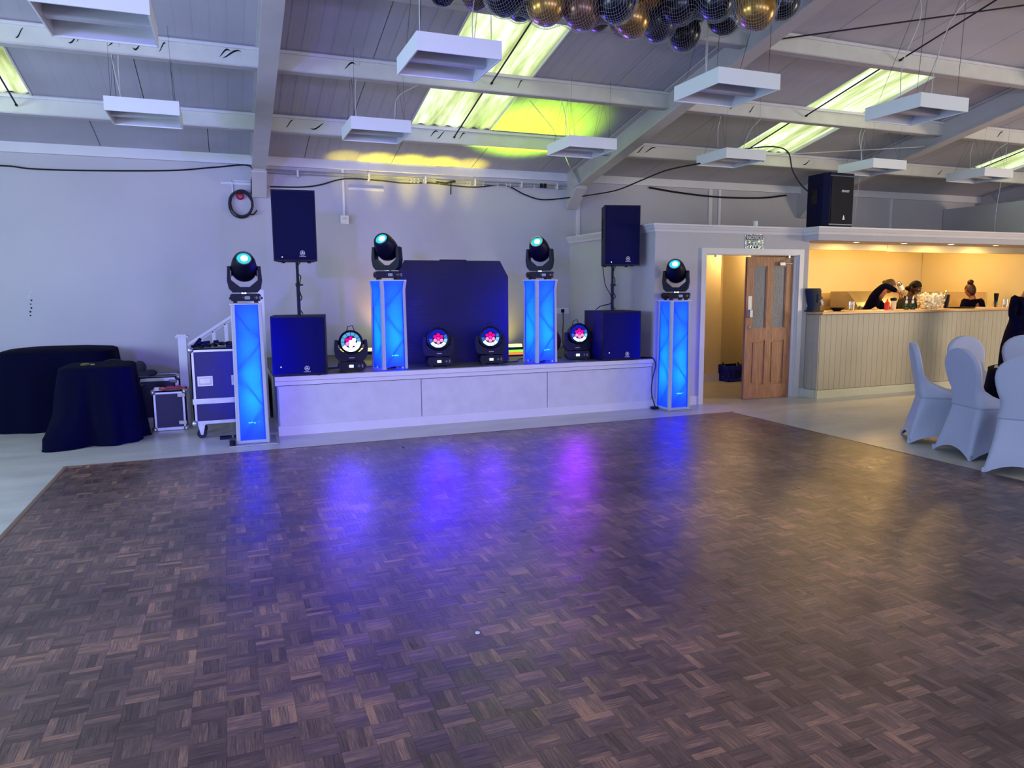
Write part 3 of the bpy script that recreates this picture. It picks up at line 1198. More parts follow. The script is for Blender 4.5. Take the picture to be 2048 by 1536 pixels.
MODL, NF = .12, 4
FW = MODL / NF
q = random.Random(11)
blocks = []
nx, ny = int((DX1 - DX0 - .02) / MODL) + 1, int((DY1 - DY0) / MODL) + 1
for i in range(nx):
    for j in range(ny):
        mt = q.betavariate(1.6, 2.4)
        for k in range(NF):
            if (i + j) % 2 == 0:
                x, y, lx, ly, d = DX0 + .01 + i * MODL, DY1 - .01 - (j + 1) * MODL + k * FW, MODL, FW, 0
            else:
                x, y, lx, ly, d = DX0 + .01 + i * MODL + k * FW, DY1 - .01 - (j + 1) * MODL, FW, MODL, 1
            if x > DX1 - .02 or y < DY0:
                continue
            lx = min(lx, DX1 - .01 - x)
            t = min(1, max(0, mt * .42 + q.random() * .58 + (.35 if q.random() < .05 else 0)))
            a, b_ = q.gauss(0, .00012), q.gauss(0, .00012)
            blocks.append((x, y, lx, ly, d, t, (a - b_, a + b_, -a + b_, -a - b_)))
cvec = Vector((math.sin(_yaw), math.cos(_yaw)))


def rank(b):
    x, y = b[0] + b[2] / 2, b[1] + b[3] / 2
    f = x * cvec.x + y * cvec.y
    s = x * cvec.y - y * cvec.x
    if f < 1.75 or abs(s) > f * .70:
        return 1e9
    return f


blocks.sort(key=rank)
cache = {}
for b in blocks[:300]:
    x, y, lx, ly, d, t, tl = b
    key = (round(lx, 3), round(ly, 3), d, int(t * 9.99))
    if key not in cache:
        vs, fs = block_geo(lx, ly, tl)
        me = mesh_from(vs, fs, 'parquet_block')
        set_tint(me, [(t, d)] * len(vs))
        me.materials.append(M['parquet'])
        cache[key] = me
    o = bpy.data.objects.new('parquet_block', cache[key])
    C.objects.link(o)
    o.parent = df
    o.location = (x, y, 0)
V_, F_, T_ = [], [], []
for x, y, lx, ly, d, t, tl in blocks[300:]:
    vs, fs = block_geo(lx, ly, tl)
    n0 = len(V_)
    V_ += [(a + x, b + y, c) for a, b, c in vs]
    F_ += [tuple(n0 + i for i in f) for f in fs]
    T_ += [(t, d)] * len(vs)
me = mesh_from(V_, F_, 'parquet')
set_tint(me, T_)
me.materials.append(M['parquet'])
o = bpy.data.objects.new('parquet_field', me)
C.objects.link(o)
o.parent = df
stuff(o)

# small litter on the dance floor
for k, (x, y, r, lab) in enumerate(((1.56, 6.95, .012, 'small black crumb on the dance floor edge below the stage'), (.98, 2.95, .011, 'clear round sequin on the middle of the parquet'))):
    mb = MB().lathe([(0, 0), (r, 0), (r * .9, .004), (0, .005)], 14)
    o = mb.build('floor_crumb' if k == 0 else 'sequin', M['black'] if k == 0 else M['white_plastic'], loc=(x, y, .0105))
    tag(o, lab, 'litter')

# ------------------------------------------------------------------ lit totems
def totem_fabric(sat):
    N = NT('backlit_stretch_fabric')
    N.t.nodes.remove(N.b)
    tr = N.n('ShaderNodeBsdfTranslucent')
    tr.inputs[0].default_value = (.03, .60, .95, 1)
    di = N.n('ShaderNodeBsdfDiffuse')
    di.inputs[0].default_value = (.10, .14, .25, 1)
    mx = N.n('ShaderNodeMixShader')
    mx.inputs[0].default_value = .35
    tc = N.n('ShaderNodeTexCoord')
    mp = N.n('ShaderNodeMapping')
    mp.inputs['Scale'].default_value = (4, 4, 55)
    no = N.n('ShaderNodeTexNoise', i_Scale=1.0, i_Detail=3.0)
    N.l(tc.outputs['Object'], mp.inputs['Vector'])
    N.l(mp.outputs['Vector'], no.inputs['Vector'])
    bu = N.n('ShaderNodeBump')
    bu.inputs['Strength'].default_value = .25
    bu.inputs['Distance'].default_value = .01
    N.l(no.outputs['Fac'], bu.inputs['Height'])
    N.l(bu.outputs['Normal'], tr.inputs['Normal'])
    N.l(bu.outputs['Normal'], di.inputs['Normal'])
    N.l(tr.outputs[0], mx.inputs[1])
    N.l(di.outputs[0], mx.inputs[2])
    N.l(mx.outputs[0], N.out.inputs['Surface'])
    return N.m


M['totem'] = totem_fabric(1)
M['totem_edge'] = mat('white_fabric_edge', '#aab2bd', .7, bump=.1, bscale=200)
M['led_dots'] = glow('led_display', '#40e8ff', 2.2)


def totem(x, y, z0, h, w, rz, label, plate, power=1.0, flare=0.0):
    t = thing('light_totem', label, 'totem', (x, y, z0), rz, 'blue lit totems')
    if plate:
        MB().b2((-plate / 2, -plate / 2, 0), (plate / 2, plate / 2, .012), bev=.004).build('base_plate', M['steel_paint'] if z0 > 0 else M['alu'], t)
    zb = .014
    a = w / 2
    # truss inside
    tm_ = MB()
    c = a - .035
    for sx in (-1, 1):
        for sy in (-1, 1):
            tm_.cyl((sx * c, sy * c, zb), (sx * c, sy * c, h - .02), .017, 8)
    n = max(2, round(h / .36))
    for k in range(n):
        za, zc = zb + .05 + (h - .12) * k / n, zb + .05 + (h - .12) * (k + 1) / n
        for (p, q_) in (((-c, -c), (c, -c)), ((c, -c), (c, c)), ((c, c), (-c, c)), ((-c, c), (-c, -c))):
            if k % 2:
                p, q_ = q_, p
            tm_.cyl((p[0], p[1], za), (q_[0], q_[1], zc), .008, 6)
    tm_.build('truss', M['alu'], t)
    # four fabric faces, each slightly sucked in between the corner tubes
    for f in range(4):
        R_ = Matrix.Rotation(f * PI / 2, 4, 'Z')
        vs, fs = [], []
        nu, nv = 6, 14
        for j in range(nv + 1):
            v = j / nv
            z = zb + (h - zb - .004) * v
            if z0 > 0:
                hem = .03 * (1 - (2 * 0 - 0) ** 2)
            ww = a + flare * max(0, v - .9) / .1 * .02 + (.012 * (1 - v) if z0 == 0 else .006 * (1 - v))
            for i in range(nu + 1):
                u = i / nu * 2 - 1
                zz = z
                if z0 > 0 and j == 0:
                    zz = z + .035 * (1 - u * u)
                d_ = .018 * (1 - u * u) * math.sin(PI * min(1, v * 1.04)) ** .5
                vs.append((u * (ww - .001), -ww + d_, zz))
        for j in range(nv):
            for i in range(nu):
                q0 = j * (nu + 1) + i
                fs.append((q0, q0 + 1, q0 + nu + 2, q0 + nu + 1))
        m = MB()
        m.add(vs, fs, R_)
        m.build('fabric_face', M['totem'], t, smooth=True, angle=180)
    m = MB()
    sw = .036
    for sx in (-1, 1):
        for sy in (-1, 1):
            rr = []
            for v in (0, .25, .5, .75, .9, 1.0):
                o_ = a + (.014 if z0 == 0 else .008) * (1 - v) + .004 + (flare * .03 * max(0, v - .9) / .1)
                z = zb + (h - zb) * v
                P2 = [(o_, o_ - sw), (o_, o_ - .006), (o_ - .006, o_), (o_ - sw, o_), (o_ - sw, o_ - .006), (o_ - .010, o_ - .010), (o_ - .006, o_ - sw)]
                rr.append([(sx * p, sy * r_, z) for p, r_ in P2])
            m.loft(rr)
    m.build('corner_sleeve', M['totem_edge'], t, smooth=True, angle=40)
    if z0 == 0:
        m = MB()
        k = a + .012
        for s in (-1, 1):
            m.box((0, s * k, zb + .016), (2 * k, .012, .032), bev=.004)
            m.box((s * k, 0, zb + .016), (.012, 2 * k, .032), bev=.004)
        m.build('hem', M['totem_edge'], t)
    m = MB()
    m.box((0, 0, h + .004), (w + .03, w + .03, .010), bev=.003)
    m.build('top_plate', M['white_plastic'], t)
    # the lamp standing inside on the base
    m = MB()
    m.lathe([(0, zb), (.07, zb), (.075, .10), (.068, .12), (0, .125)], 18)
    m.build('uplighter', M['black'], t)
    zl = .225 if z0 == 0 else .17
    m = MB()
    q_ = random.Random(int(x * 100))
    for k in range(9):
        u = -.035 + k * .009
        if q_.random() < .8:
            m.box((u, -a - .004, zl + q_.uniform(-.006, .006)), (.010, .002, q_.uniform(.004, .010)))
    m.box((.065, -a - .004, zl + .004), (.006, .002, .004))
    m.build('display', M['led_dots'], t)
    MR = Matrix.Translation((x, y, z0)) @ Matrix.Rotation(rz, 4, 'Z')
    for zz, e in ((.30, .30), (.47, .9), (.72, .7), (.98, .45), (1.25, .30)):
        z_ = zz * h / 1.42
        p = MR @ Vector((.03, .02, z_))
        lamp('totem_light', 'POINT', p, 150 * e * power, (.0, .0068, 1.0), None, .045)
    return t


totem(.185, 7.91, 0, 1.43, .285, 0, 'tall blue lit totem on a metal plate in front of the tall flight case', .47)
totem(5.345, 7.90, 0, 1.40, .285, 0, 'tall blue lit totem standing between the stage end and the oak door', .38)
totem(1.735, 8.305, ZS, 1.02, .29, math.radians(13), 'shorter blue lit totem on the stage, overlapping the left edge of the black board', 0, .8, .45)
totem(3.625, 8.27, ZS, 1.02, .29, math.radians(10), 'shorter blue lit totem on the stage to the right of the black board', 0, .8, .35)

# ------------------------------------------------------------------ beam moving heads on the totems
M['lens_cyan'] = glow('beam_lens_cyan', '#38c8d8', 1.3)
M['lens_white'] = glow('beam_lens_white', '#d8fffa', 7)
M['lcd'] = glow('lcd_screen', '#9fb4ff', .5)
M['lcd_bright'] = glow('lcd_screen_bright', '#d0e8ff', 1.4)
M['print'] = mat('white_print', '#b8b8c8', .5)


def yoke(m, hw, arm, inner, y0, y1, z0, ztop, mi=0):
    """U shaped yoke outline in xz, extruded in y"""
    o_ = [(-hw + .01, ztop), (-hw, z0 + .12), (-hw + .015, z0 + .04), (-hw + .05, z0), (hw - .05, z0), (hw - .015, z0 + .04), (hw, z0 + .12), (hw - .01, ztop),
          (hw - arm, ztop), (hw - arm - .004, z0 + inner + .06), (hw - arm - .05, z0 + inner + .02), (.045, z0 + inner - .01), (-.045, z0 + inner - .01), (-hw + arm + .05, z0 + inner + .02), (-hw + arm + .004, z0 + inner + .06), (-hw + arm, ztop)]
    # split in convex pieces: base and the two arms
    m.prism([o_[1], o_[2], o_[3], (-.045, z0), (-.045, z0 + inner - .01), o_[13], o_[14]], y0, y1, 'xz')
    m.prism([(-.045, z0), (.045, z0), (.045, z0 + inner - .01), (-.045, z0 + inner - .01)], y0, y1, 'xz')
    m.prism([o_[6], o_[5], o_[4], (.045, z0), (.045, z0 + inner - .01), o_[10], o_[9]], y0, y1, 'xz')
    m.prism([o_[0], o_[1], o_[14], o_[15]], y0, y1, 'xz')
    m.prism([o_[7], o_[6], o_[9], o_[8]], y0, y1, 'xz')


def base_box(t, w, d, h, lcd, feet=True, screen_x=0.0):
    m = MB()
    m.prism([(-w / 2 + .015, .018), (w / 2 - .015, .018), (w / 2, .05), (w / 2 - .006, h - .012), (w / 2 - .02, h), (-w / 2 + .02, h), (-w / 2 + .006, h - .012), (-w / 2, .05)], -d / 2, d / 2, 'xz')
    m.build('base', M['black'], t)
    if feet:
        for sx in (-1, 1):
            for sy in (-1, 1):
                MB().b2((sx * (w / 2 - .05) - .018, sy * (d / 2 - .03) - .018, 0), (sx * (w / 2 - .05) + .018, sy * (d / 2 - .03) + .018, .02)).build('foot', M['rubber'], t)
    m = MB()
    m.box((screen_x, -d / 2 - .002, h * .56), (.05, .004, .032))
    o = m.build('display', lcd, t)
    m = MB()
    cx = screen_x + .085
    for dx, dz in ((0, 0), (.013, 0), (-.013, 0), (0, .011), (0, -.011)):
        m.box((cx + dx, -d / 2 - .002, h * .56 + dz), (.006, .003, .005))
    for k in range(4):
        m.box((cx + .038, -d / 2 - .002, h * .56 - .013 + k * .009), (.017, .003, .003))
    m.box((screen_x - .04, -d / 2 - .002, h * .6), (.005, .003, .005))
    m.build('buttons', M['print'], t)
    for s in (-1, 1):
        MB().b2((s * w / 2 - .006, -.05, h * .5 - .012), (s * w / 2 + .014, .05, h * .5 + .012), bev=.004).build('handle', M['rubber'], t)


def beam_head(x, y, z, rz, tilt, pan, label):
    t = thing('moving_head_light', label, 'stage light', (x, y, z), rz, 'beam lights on the totems')
    base_box(t, .30, .24, .092, M['lcd'], True, .015)
    MB().lathe([(0, .09), (.045, .09), (.045, .104), (0, .104)], 18).build('pan_bearing', M['chrome'], t)
    P_ = Matrix.Rotation(pan, 4, 'Z')
    m = MB()
    yoke(m, .168, .036, .066, -.058, .058, .104, .365)
    m.v = [P_ @ v for v in m.v]
    o = m.build('yoke', M['black'], t)
    zc = .348
    for s in (-1, 1):
        m = MB()
        m.cyl((s * .110, 0, zc), (s * .160, 0, zc), .022, 12)
        m.v = [P_ @ v for v in m.v]
        m.build('pivot', M['rubber'], t)
    # head: bullet shaped body about its own axis
    A = P_ @ Matrix.Translation((0, 0, zc)) @ Matrix.Rotation(tilt, 4, 'X')
    m = MB()
    prof = [(0, -.128), (.055, -.124), (.095, -.105), (.118, -.07), (.127, -.02), (.124, .04), (.112, .11), (.092, .17), (.080, .185), (.070, .185), (.066, .165), (0, .165)]
    m.lathe(prof, 20, A, cap=False)
    hd = m.build('head', M['black'], t, smooth=True, angle=35)
    MB().lathe([(0, .172), (.066, .170), (.066, .176), (0, .176)], 24, A).build('lens', M['lens_cyan'], hd)
    MB().lathe([(0, .1775), (.034, .1775), (.030, .180), (0, .182)], 20, A @ Matrix.Translation((.004, .006, 0))).build('hot_spot', M['lens_white'], hd)
    MB().lathe([(.066, .172), (.075, .172), (.075, .19), (.066, .19)], 24, A, cap=False).build('lens_ring', M['lens_cyan'] if False else M['chrome'], hd)
    m = MB()
    for s in (-1, 1):
        for k in range(4):
            m.box((s * .118, -.01 + k * .0, -.07 + k * .028), (.012, .08, .010), A)
    m.build('vent', M['rubber'], hd)
    return t


beam_head(.185, 7.90, 1.445, 0, math.radians(60), 0, 'beam moving head on the tall totem in front of the tall flight case')
beam_head(1.735, 8.30, ZS + 1.035, math.radians(-4), math.radians(57), math.radians(-30), 'beam moving head on the totem left of the black board')
beam_head(3.625, 8.27, ZS + 1.035, math.radians(-8), math.radians(57), math.radians(-30), 'beam moving head on the stage totem right of the black board')
beam_head(5.345, 7.88, 1.415, math.radians(-10), math.radians(57), math.radians(-32), 'beam moving head on the tall totem beside the oak door')

# ------------------------------------------------------------------ wash moving heads standing on the stage
CELL = {}


def cell_mat(col, s):
    k = (col, s)
    if k not in CELL:
        CELL[k] = glow('led_cell', col, s)
    return CELL[k]


def wash_head(x, y, rz, tilt, pan, label, hot=0.0, seed=1):
    t = thing('wash_light', label, 'stage light', (x, y, ZS), rz, 'led wash lights along the stage front')
    base_box(t, .30, .24, .115, M['lcd_bright'], True, -.01)
    m = MB()
    text_on(m, 'WASH', .012, (0, 0, 0))
    m = MB()
    m.b2((-.03, -.062, .150), (.03, -.060, .158))
    m.build('badge', M['print'], t)
    MB().lathe([(0, .112), (.05, .112), (.05, .125), (0, .125)], 18).build('pan_bearing', M['rubber'], t)
    P_ = Matrix.Rotation(pan, 4, 'Z')
    m = MB()
    yoke(m, .190, .042, .075, -.055, .055, .125, .355)
    m.v = [P_ @ v for v in m.v]
    m.build('yoke', M['black'], t)
    zc = .325
    A = P_ @ Matrix.Translation((0, 0, zc)) @ Matrix.Rotation(tilt, 4, 'X')
    m = MB()
    A = A @ Matrix.Diagonal((.88, .88, 1.0, 1.0))
    m.lathe([(0, -.13), (.09, -.13), (.13, -.09), (.150, .0), (.155, .07), (.152, .105), (.130, .112), (.128, .10), (0, .10)], 28, A, cap=False)
    hd = m.build('head', M['black'], t, smooth=True, angle=35)
    for s in (-1, 1):
        m = MB()
        m.cyl((s * .13, 0, zc), (s * .175, 0, zc), .025, 12)
        m.v = [P_ @ v for v in m.v]
        m.build('pivot', M['rubber'], t)
    # lenses: 1 + 6 in the middle, 12 wedge cells round the rim
    inner = ['#ff30c0', '#ff2fb0', '#ff58b8', '#ff80c8']
    for k in range(7):
        a = PI / 6 + (k - 1) * PI / 3
        cx, cy = (0, 0) if k == 0 else (.050 * math.cos(a), .050 * math.sin(a))
        low = -cy / .05
        hotk = hot * (1 if cx > -.02 and cy < .03 else .3)
        col = '#ff2f9a' if k == 0 else ('#ff80c0' if low > .4 else ('#e808a0' if low < -.4 else '#f02898'))
        s = 1.5 if k == 0 else (1.7 if low > .4 else 1.2)
        if hotk > .5:
            col, s = '#fff4ff', 10
        m = MB()
        m.lathe([(.0235, .101), (.023, .108), (.016, .114), (.0, .117)], 12, A @ Matrix.Translation((cx, cy, 0)), cap=False)
        m.build('lens_cell', cell_mat(col, s), hd, smooth=True, angle=180)
    for k in range(12):
        a0, a1 = 2 * PI * k / 12 + .03, 2 * PI * (k + 1) / 12 - .03
        am = (a0 + a1) / 2
        low = -math.sin(am)
        m = MB()
        r0, r1 = .081, .123
        n = 3
        ring = [(r0 * math.cos(a0 + (a1 - a0) * i / n), r0 * math.sin(a0 + (a1 - a0) * i / n)) for i in range(n + 1)]
        ring2 = [(r1 * math.cos(a1 - (a1 - a0) * i / n), r1 * math.sin(a1 - (a1 - a0) * i / n)) for i in range(n + 1)]
        poly = ring + ring2
        c_ = Vector((sum(p[0] for p in poly) / 8, sum(p[1] for p in poly) / 8))
        vs = [(p[0], p[1], .101) for p in poly] + [(c_.x + (p[0] - c_.x) * .75, c_.y + (p[1] - c_.y) * .75, .112) for p in poly]
        fs = [tuple(range(8, 16))] + [(i, (i + 1) % 8, 8 + (i + 1) % 8, 8 + i) for i in range(8)]
        m.add(vs, fs, A)
        lf = low + .45 * math.cos(am)
        if low > .6:
            col, s = '#c8f0ff', 2.2
        elif lf > .35:
            col, s = '#7cc8f4', 1.3
        elif lf > -.2:
            col, s = '#3a78ee', .9
        else:
            col, s = '#1a24e0', .75
        if hot > .5:
            if lf > .3:
                col, s = '#f0ffff', 14
            else:
                col, s = '#5ab0e8', 1.0
        m.build('lens_cell', cell_mat(col, s), hd)
    m = MB()
    m.tube([(-.05, .05, zc + .11), (-.03, .04, zc + .18), (.02, .04, zc + .19), (.05, .05, zc + .11)], .005, 6)
    m.v = [P_ @ v for v in m.v]
    m.build('safety_cable', M['cable'], t)
    return t


wash_head(1.30, 8.34, math.radians(-6), math.radians(83), math.radians(-4), 'wash light nearest the left subwoofer, its lens burning white', 1.0)
wash_head(2.36, 8.44, math.radians(-8), math.radians(83), math.radians(-8), 'wash light standing in front of the middle of the black board')
wash_head(3.02, 8.42, math.radians(-10), math.radians(83), math.radians(-10), 'wash light in front of the right part of the black board')
wash_head(4.25, 8.50, math.radians(-14), math.radians(80), math.radians(8), 'wash light beside the right subwoofer')

# ------------------------------------------------------------------ loudspeakers
def tuning_logo(m, c, r, y=-.001):
    """ring with three crossed tuning forks, with the name under it"""
    x0, z0 = c
    n = 28
    for ro, ri in ((r, r * .86),):
        vs = [(x0 + q_ * math.cos(2 * PI * i / n), y, z0 + q_ * math.sin(2 * PI * i / n)) for q_ in (ro, ri) for i in range(n)]
        m.add(vs, [(i, (i + 1) % n, n + (i + 1) % n, n + i) for i in range(n)])
    for k in range(3):
        a = PI / 2 + k * 2 * PI / 3
        d = Vector((math.cos(a), 0, math.sin(a)))
        p = Vector((-d.z, 0, d.x))
        o_ = Vector((x0, y, z0))
        w_ = r * .05
        def bar(s, e, off=0):
            s_, e_ = o_ + d * s + p * off, o_ + d * e + p * off
            m.add([s_ - p * w_, s_ + p * w_, e_ + p * w_, e_ - p * w_], [(0, 1, 2, 3)])
        bar(-r * .55, r * .15)
        bar(r * .12, r * .80, r * .13)
        bar(r * .12, r * .80, -r * .13)
        s_ = o_ + d * (r * .15)
        m.add([s_ - p * r * .18 - d * w_, s_ + p * r * .18 - d * w_, s_ + p * r * .18 + d * w_, s_ - p * r * .18 + d * w_], [(0, 1, 2, 3)])


M['led_white'] = glow('power_led', '#e8ecff', 3)


def speaker(name, x, y, z, rz, w, d, h, label, sub, grp):
    t = thing(name, label, 'loudspeaker', (x, y, z), rz, grp)
    m = MB()
    e = .0 if sub else .03
    # plan: slight taper to the back on the tops
    k = 0 if sub else .05
    m.prism([(-w / 2, .02), (w / 2, .02), (w / 2 - k, d), (-w / 2 + k, d)], .012, h, 'xy')
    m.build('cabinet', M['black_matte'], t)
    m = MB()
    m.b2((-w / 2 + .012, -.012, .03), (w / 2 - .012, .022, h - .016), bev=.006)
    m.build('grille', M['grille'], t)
    m = MB()
    m.b2((-w / 2, -.004, .012), (-w / 2 + .014, .03, h)).b2((w / 2 - .014, -.004, .012), (w / 2, .03, h)).b2((-w / 2, -.006, h - .018), (w / 2, .03, h)).b2((-w / 2, -.006, .012), (w / 2, .03, .032))
    m.build('front_frame', M['black'], t)
    zl = .085 if sub else .10
    xl = .075
    lg = MB()
    tuning_logo(lg, (xl, zl), .026, -.0135)
    text_on(lg, 'YAMAHA', .017, (xl, -.0135, zl - .037), spacing=1.05)
    lg.build('logo', M['logo'], t)
    MB().box((-w / 2 + .09, -.014, zl + .02 if sub else .055), (.009, .004, .009)).build('power_led', M['led_white'], t)
    for s in (-1, 1):
        sx = s * (w / 2 - (k * .45))
        m = MB()
        zc = h * .60 if sub else h * .64
        for dy in (-.04, .04):
            m.box((sx, d * .45 + dy, zc), (.008, .008, .26))
        for dz in (-.125, 0.0, .125):
            m.box((sx, d * .45, zc + dz), (.008, .085, .014))
        m.build('handle', M['rubber'], t)
    for sx in (-1, 1):
        for yy in (.05, d - .05):
            MB().lathe([(0, 0), (.02, 0), (.022, .014), (0, .014)], 10, Matrix.Translation((sx * (w / 2 - .09), yy, 0))).build('foot', M['rubber'], t)
    return t


g1, g2 = 'subwoofers on the stage', 'loudspeakers on poles above the subwoofers'
speaker('subwoofer', .70, 8.03, ZS, math.radians(-8), .565, .60, .645, 'black subwoofer at the left end of the stage lit violet', True, g1)
speaker('subwoofer', 4.665, 8.055, ZS, math.radians(-5), .53, .60, .63, 'black subwoofer at the right end of the stage by the cream partition', True, g1)
speaker('loudspeaker', .735, 8.35, 1.875, math.radians(-6), .46, .36, .775, 'black loudspeaker on the left pole under the cable coil', False, g2)
speaker('loudspeaker', 4.80, 8.30, 1.85, math.radians(-14), .47, .36, .775, 'black loudspeaker on the right pole against the partition wall', False, g2)
for x, y, z0, z1, lab in ((.745, 8.33, ZS + .645, 1.90, 'black speaker pole on the left subwoofer with wrapped cable'), (4.70, 8.37, ZS + .63, 1.88, 'black speaker pole on the right subwoofer')):
    t = thing('speaker_pole', lab, 'pole', (x, y, z0))
    h = z1 - z0
    MB().cyl((0, 0, -.0), (0, 0, h * .55), .019).cyl((0, 0, h * .5), (0, 0, h), .0155).build('tube', M['black'], t, smooth=True)
    MB().lathe([(0, h * .52), (.024, h * .52), (.026, h * .58), (0, h * .58)], 12).build('clamp', M['rubber'], t)
    MB().cyl((.02, 0, h * .55), (.055, 0, h * .55), .008).build('knob', M['rubber'], t)
    pts = [(.02 * math.cos(k * .9) + (.01 if k % 3 else .02), -.022 * math.sin(k * .9) - .008, h * (.98 - k / 22)) for k in range(22)]
    MB().tube(smooth_path(pts, 3), .006, 6).build('wrapped_cable', M['cable'], t)

# the older loudspeaker on top of the bar soffit
t = thing('loudspeaker', 'older black loudspeaker lying dusty on the ledge above the bar', 'loudspeaker', (7.985, 7.86, 2.388), 0)
w, d, h = .50, .36, .735
m = MB()
m.b2((-w / 2, .07, 0), (w / 2, d, h), bev=.006)
m.prism([(-w / 2, .07), (-w / 2 + .06, 0), (w / 2 - .02, 0), (w / 2, .02), (w / 2, .07)], 0, h, 'xy')
m.build('cabinet', M['black_matte'], t)
m = MB()
m.b2((-w / 2 + .08, -.006, .045), (w / 2 - .03, .002, h - .05))
m.build('grille', mat('dark_blue_steel_grille', '#05081e', .5, spec=.2, bump=.3, bscale=500), t)
m = MB()
m.b2((-w / 2 + .05, -.012, h - .05), (w / 2 - .025, .002, h - .035)).b2((-w / 2 + .05, -.012, .03), (w / 2 - .025, .002, .045))
m.build('grille_bar', mat('dull_steel_bar', '#4a5a66', .35, .6), t)
lg = MB()
text_on(lg, 'PEAVEY', .043, (.075, -.008, h - .245), spacing=.95, shear=.35)
lg.add([(.045, -.0075, .105), (.085, -.0075, .105), (.072, -.0075, .165), (.058, -.0075, .165)], [(0, 1, 2, 3)])
lg.build('logo', M['logo'], t)
m = MB()
m.b2((-w / 2 - .004, .17, h * .45), (-w / 2, .27, h * .72))
m.build('handle', M['rubber'], t)

# ------------------------------------------------------------------ black board behind the wash lights
t = thing('backdrop_board', 'big black board with cut upper corners standing on the stage behind the lights', 'board', (2.66, 8.74, ZS))
w, h = .725, 1.275
m = MB()
m.prism([(-w, .0), (w, .0), (w, h - .20), (w - .11, h), (-w + .11, h), (-w, h - .20)], 0, .05, 'xz')
M['board'] = wood_mat('black_stained_board', '#02021a', '#070728', .7, axis='x', bump=.3)  # blue stage light put into the board's black tones
m.build('panel', M['board'], t)
m = MB()
m.b2((-.17, .005, h), (.17, .045, h + .012))
m.build('hinge_block', M['board'], t)
m = MB()
q = random.Random(3)
for k in range(34):
    z = .05 + k * .022
    x0 = -w + .12 + q.uniform(0, .05)
    x1 = x0 + q.uniform(.12, .55) * (1 - k / 60)
    m.b2((x0, -.0012, z), (x1, 0, z + q.uniform(.0015, .004)))
M['dust'] = mat('chalky_scratch', '#3a3a55', .9)
stuff(m.build('scratches', M['dust'], t))
for s in (-1, 1):
    MB().prism([(0.05, 0), (.45, 0), (.05, .9)], s * .5 - .015, s * .5 + .015, 'yz').build('strut', M['black'], t)

# pixel bars on the deck behind the board
M['bar_yellow'] = glow('led_yellow', '#fff070', 5)
M['bar_green'] = glow('led_green', '#90f040', 1.6)
M['bar_red'] = glow('led_red', '#ff8040', 1.6)
for k, (x0, x1, y, lab) in enumerate(((3.05, 3.92, 9.55, 'led batten glowing yellow behind the right edge of the black board'), (1.35, 2.2, 9.75, 'led batten hidden behind the left part of the black board'))):
    t = thing('led_batten', lab, 'stage light', ((x0 + x1) / 2, y, ZS), 0, 'led battens behind the black board')
    L = (x1 - x0) / 2
    MB().b2((-L, -.04, .06), (L, .04, .13), bev=.02).build('housing', M['black'], t)
    MB().b2((-L + .03, -.028, .13), (L - .03, .028, .142)).b2((-L + .03, -.044, .105), (L - .03, -.040, .125)).build('lens_strip', M['bar_yellow'], t)
    for s in (-1, 1):
        MB().b2((s * (L - .12) - .015, -.05, 0), (s * (L - .12) + .015, .05, .065)).build('bracket', M['black'], t)
t = thing('pixel_panel', 'small led panel of red and green cells on the deck behind the board', 'stage light', (3.62, 9.25, ZS))
MB().b2((-.22, -.03, 0), (.22, .03, .02)).b2((-.22, .03, 0), (.22, .05, .09)).build('housing', M['black'], t)
for i in range(8):
    for j in range(2):
        MB().b2((-.21 + i * .053, -.005 - j * .0, .022 + j * .034), (-.165 + i * .053, .028, .050 + j * .034)).build('cell', M['bar_green'] if (i * 3 + j) % 3 else M['bar_red'], t)

# ------------------------------------------------------------------ square pendant fittings
M['fitting'] = mat('white_fitting_enamel', '#dfe2ea', .4, bump=.02)
M['fitting_in'] = mat('louvre_enamel_violet_bounce', '#b9b9cc', .35)  # violet bounce from the floor put into the inner enamel colour


def fixture_proto():
    t = thing('pendant_light', '', 'pendant light')
    s, h = .308, .125
    m = MB()
    for a in (-1, 1):
        m.b2((-s, a * s - .006 * (a > 0) - 0 * a, 0), (s, a * s + .006 * (a < 0), h)) if False else None
    m.b2((-s, -s, 0), (s, -s + .010, h)).b2((-s, s - .010, 0), (s, s, h)).b2((-s, -s + .01, 0), (-s + .010, s - .01, h)).b2((s - .010, -s + .01, 0), (s, s - .01, h))
    m.build('frame', M['fitting'], t)
    m = MB()
    m.b2((-s + .01, -s + .01, h - .012), (s - .01, s - .01, h - .004))
    m.build('top_tray', M['fitting_in'], t)
    m = MB()
    m.prism([(-.03, .02), (.03, .02), (.012, h - .015), (-.012, h - .015)], -s + .01, s - .01, 'yz')
    m.build('centre_bar', M['fitting_in'], t)
    for a in (-1, 1):
        m = MB()
        m.prism([(a * (s - .012), .01), (a * (s - .012), h - .02), (a * (s - .07), h - .02)], -s + .01, s - .01, 'yz')
        m.build('reflector', M['fitting_in'], t)
        m = MB()
        m.cyl((-s + .03, a * .14, h - .045), (s - .03, a * .14, h - .045), .013, 10)
        m.build('tube_lamp', M['white_plastic'], t)
    for a in (-1, 1):
        m = MB()
        m.b2((a * (s - .012) - .004, -s + .012, .006), (a * (s - .012) + .004, s - .012, h - .014))
        m.build('end_plate', M['fitting_in'], t)
    return t


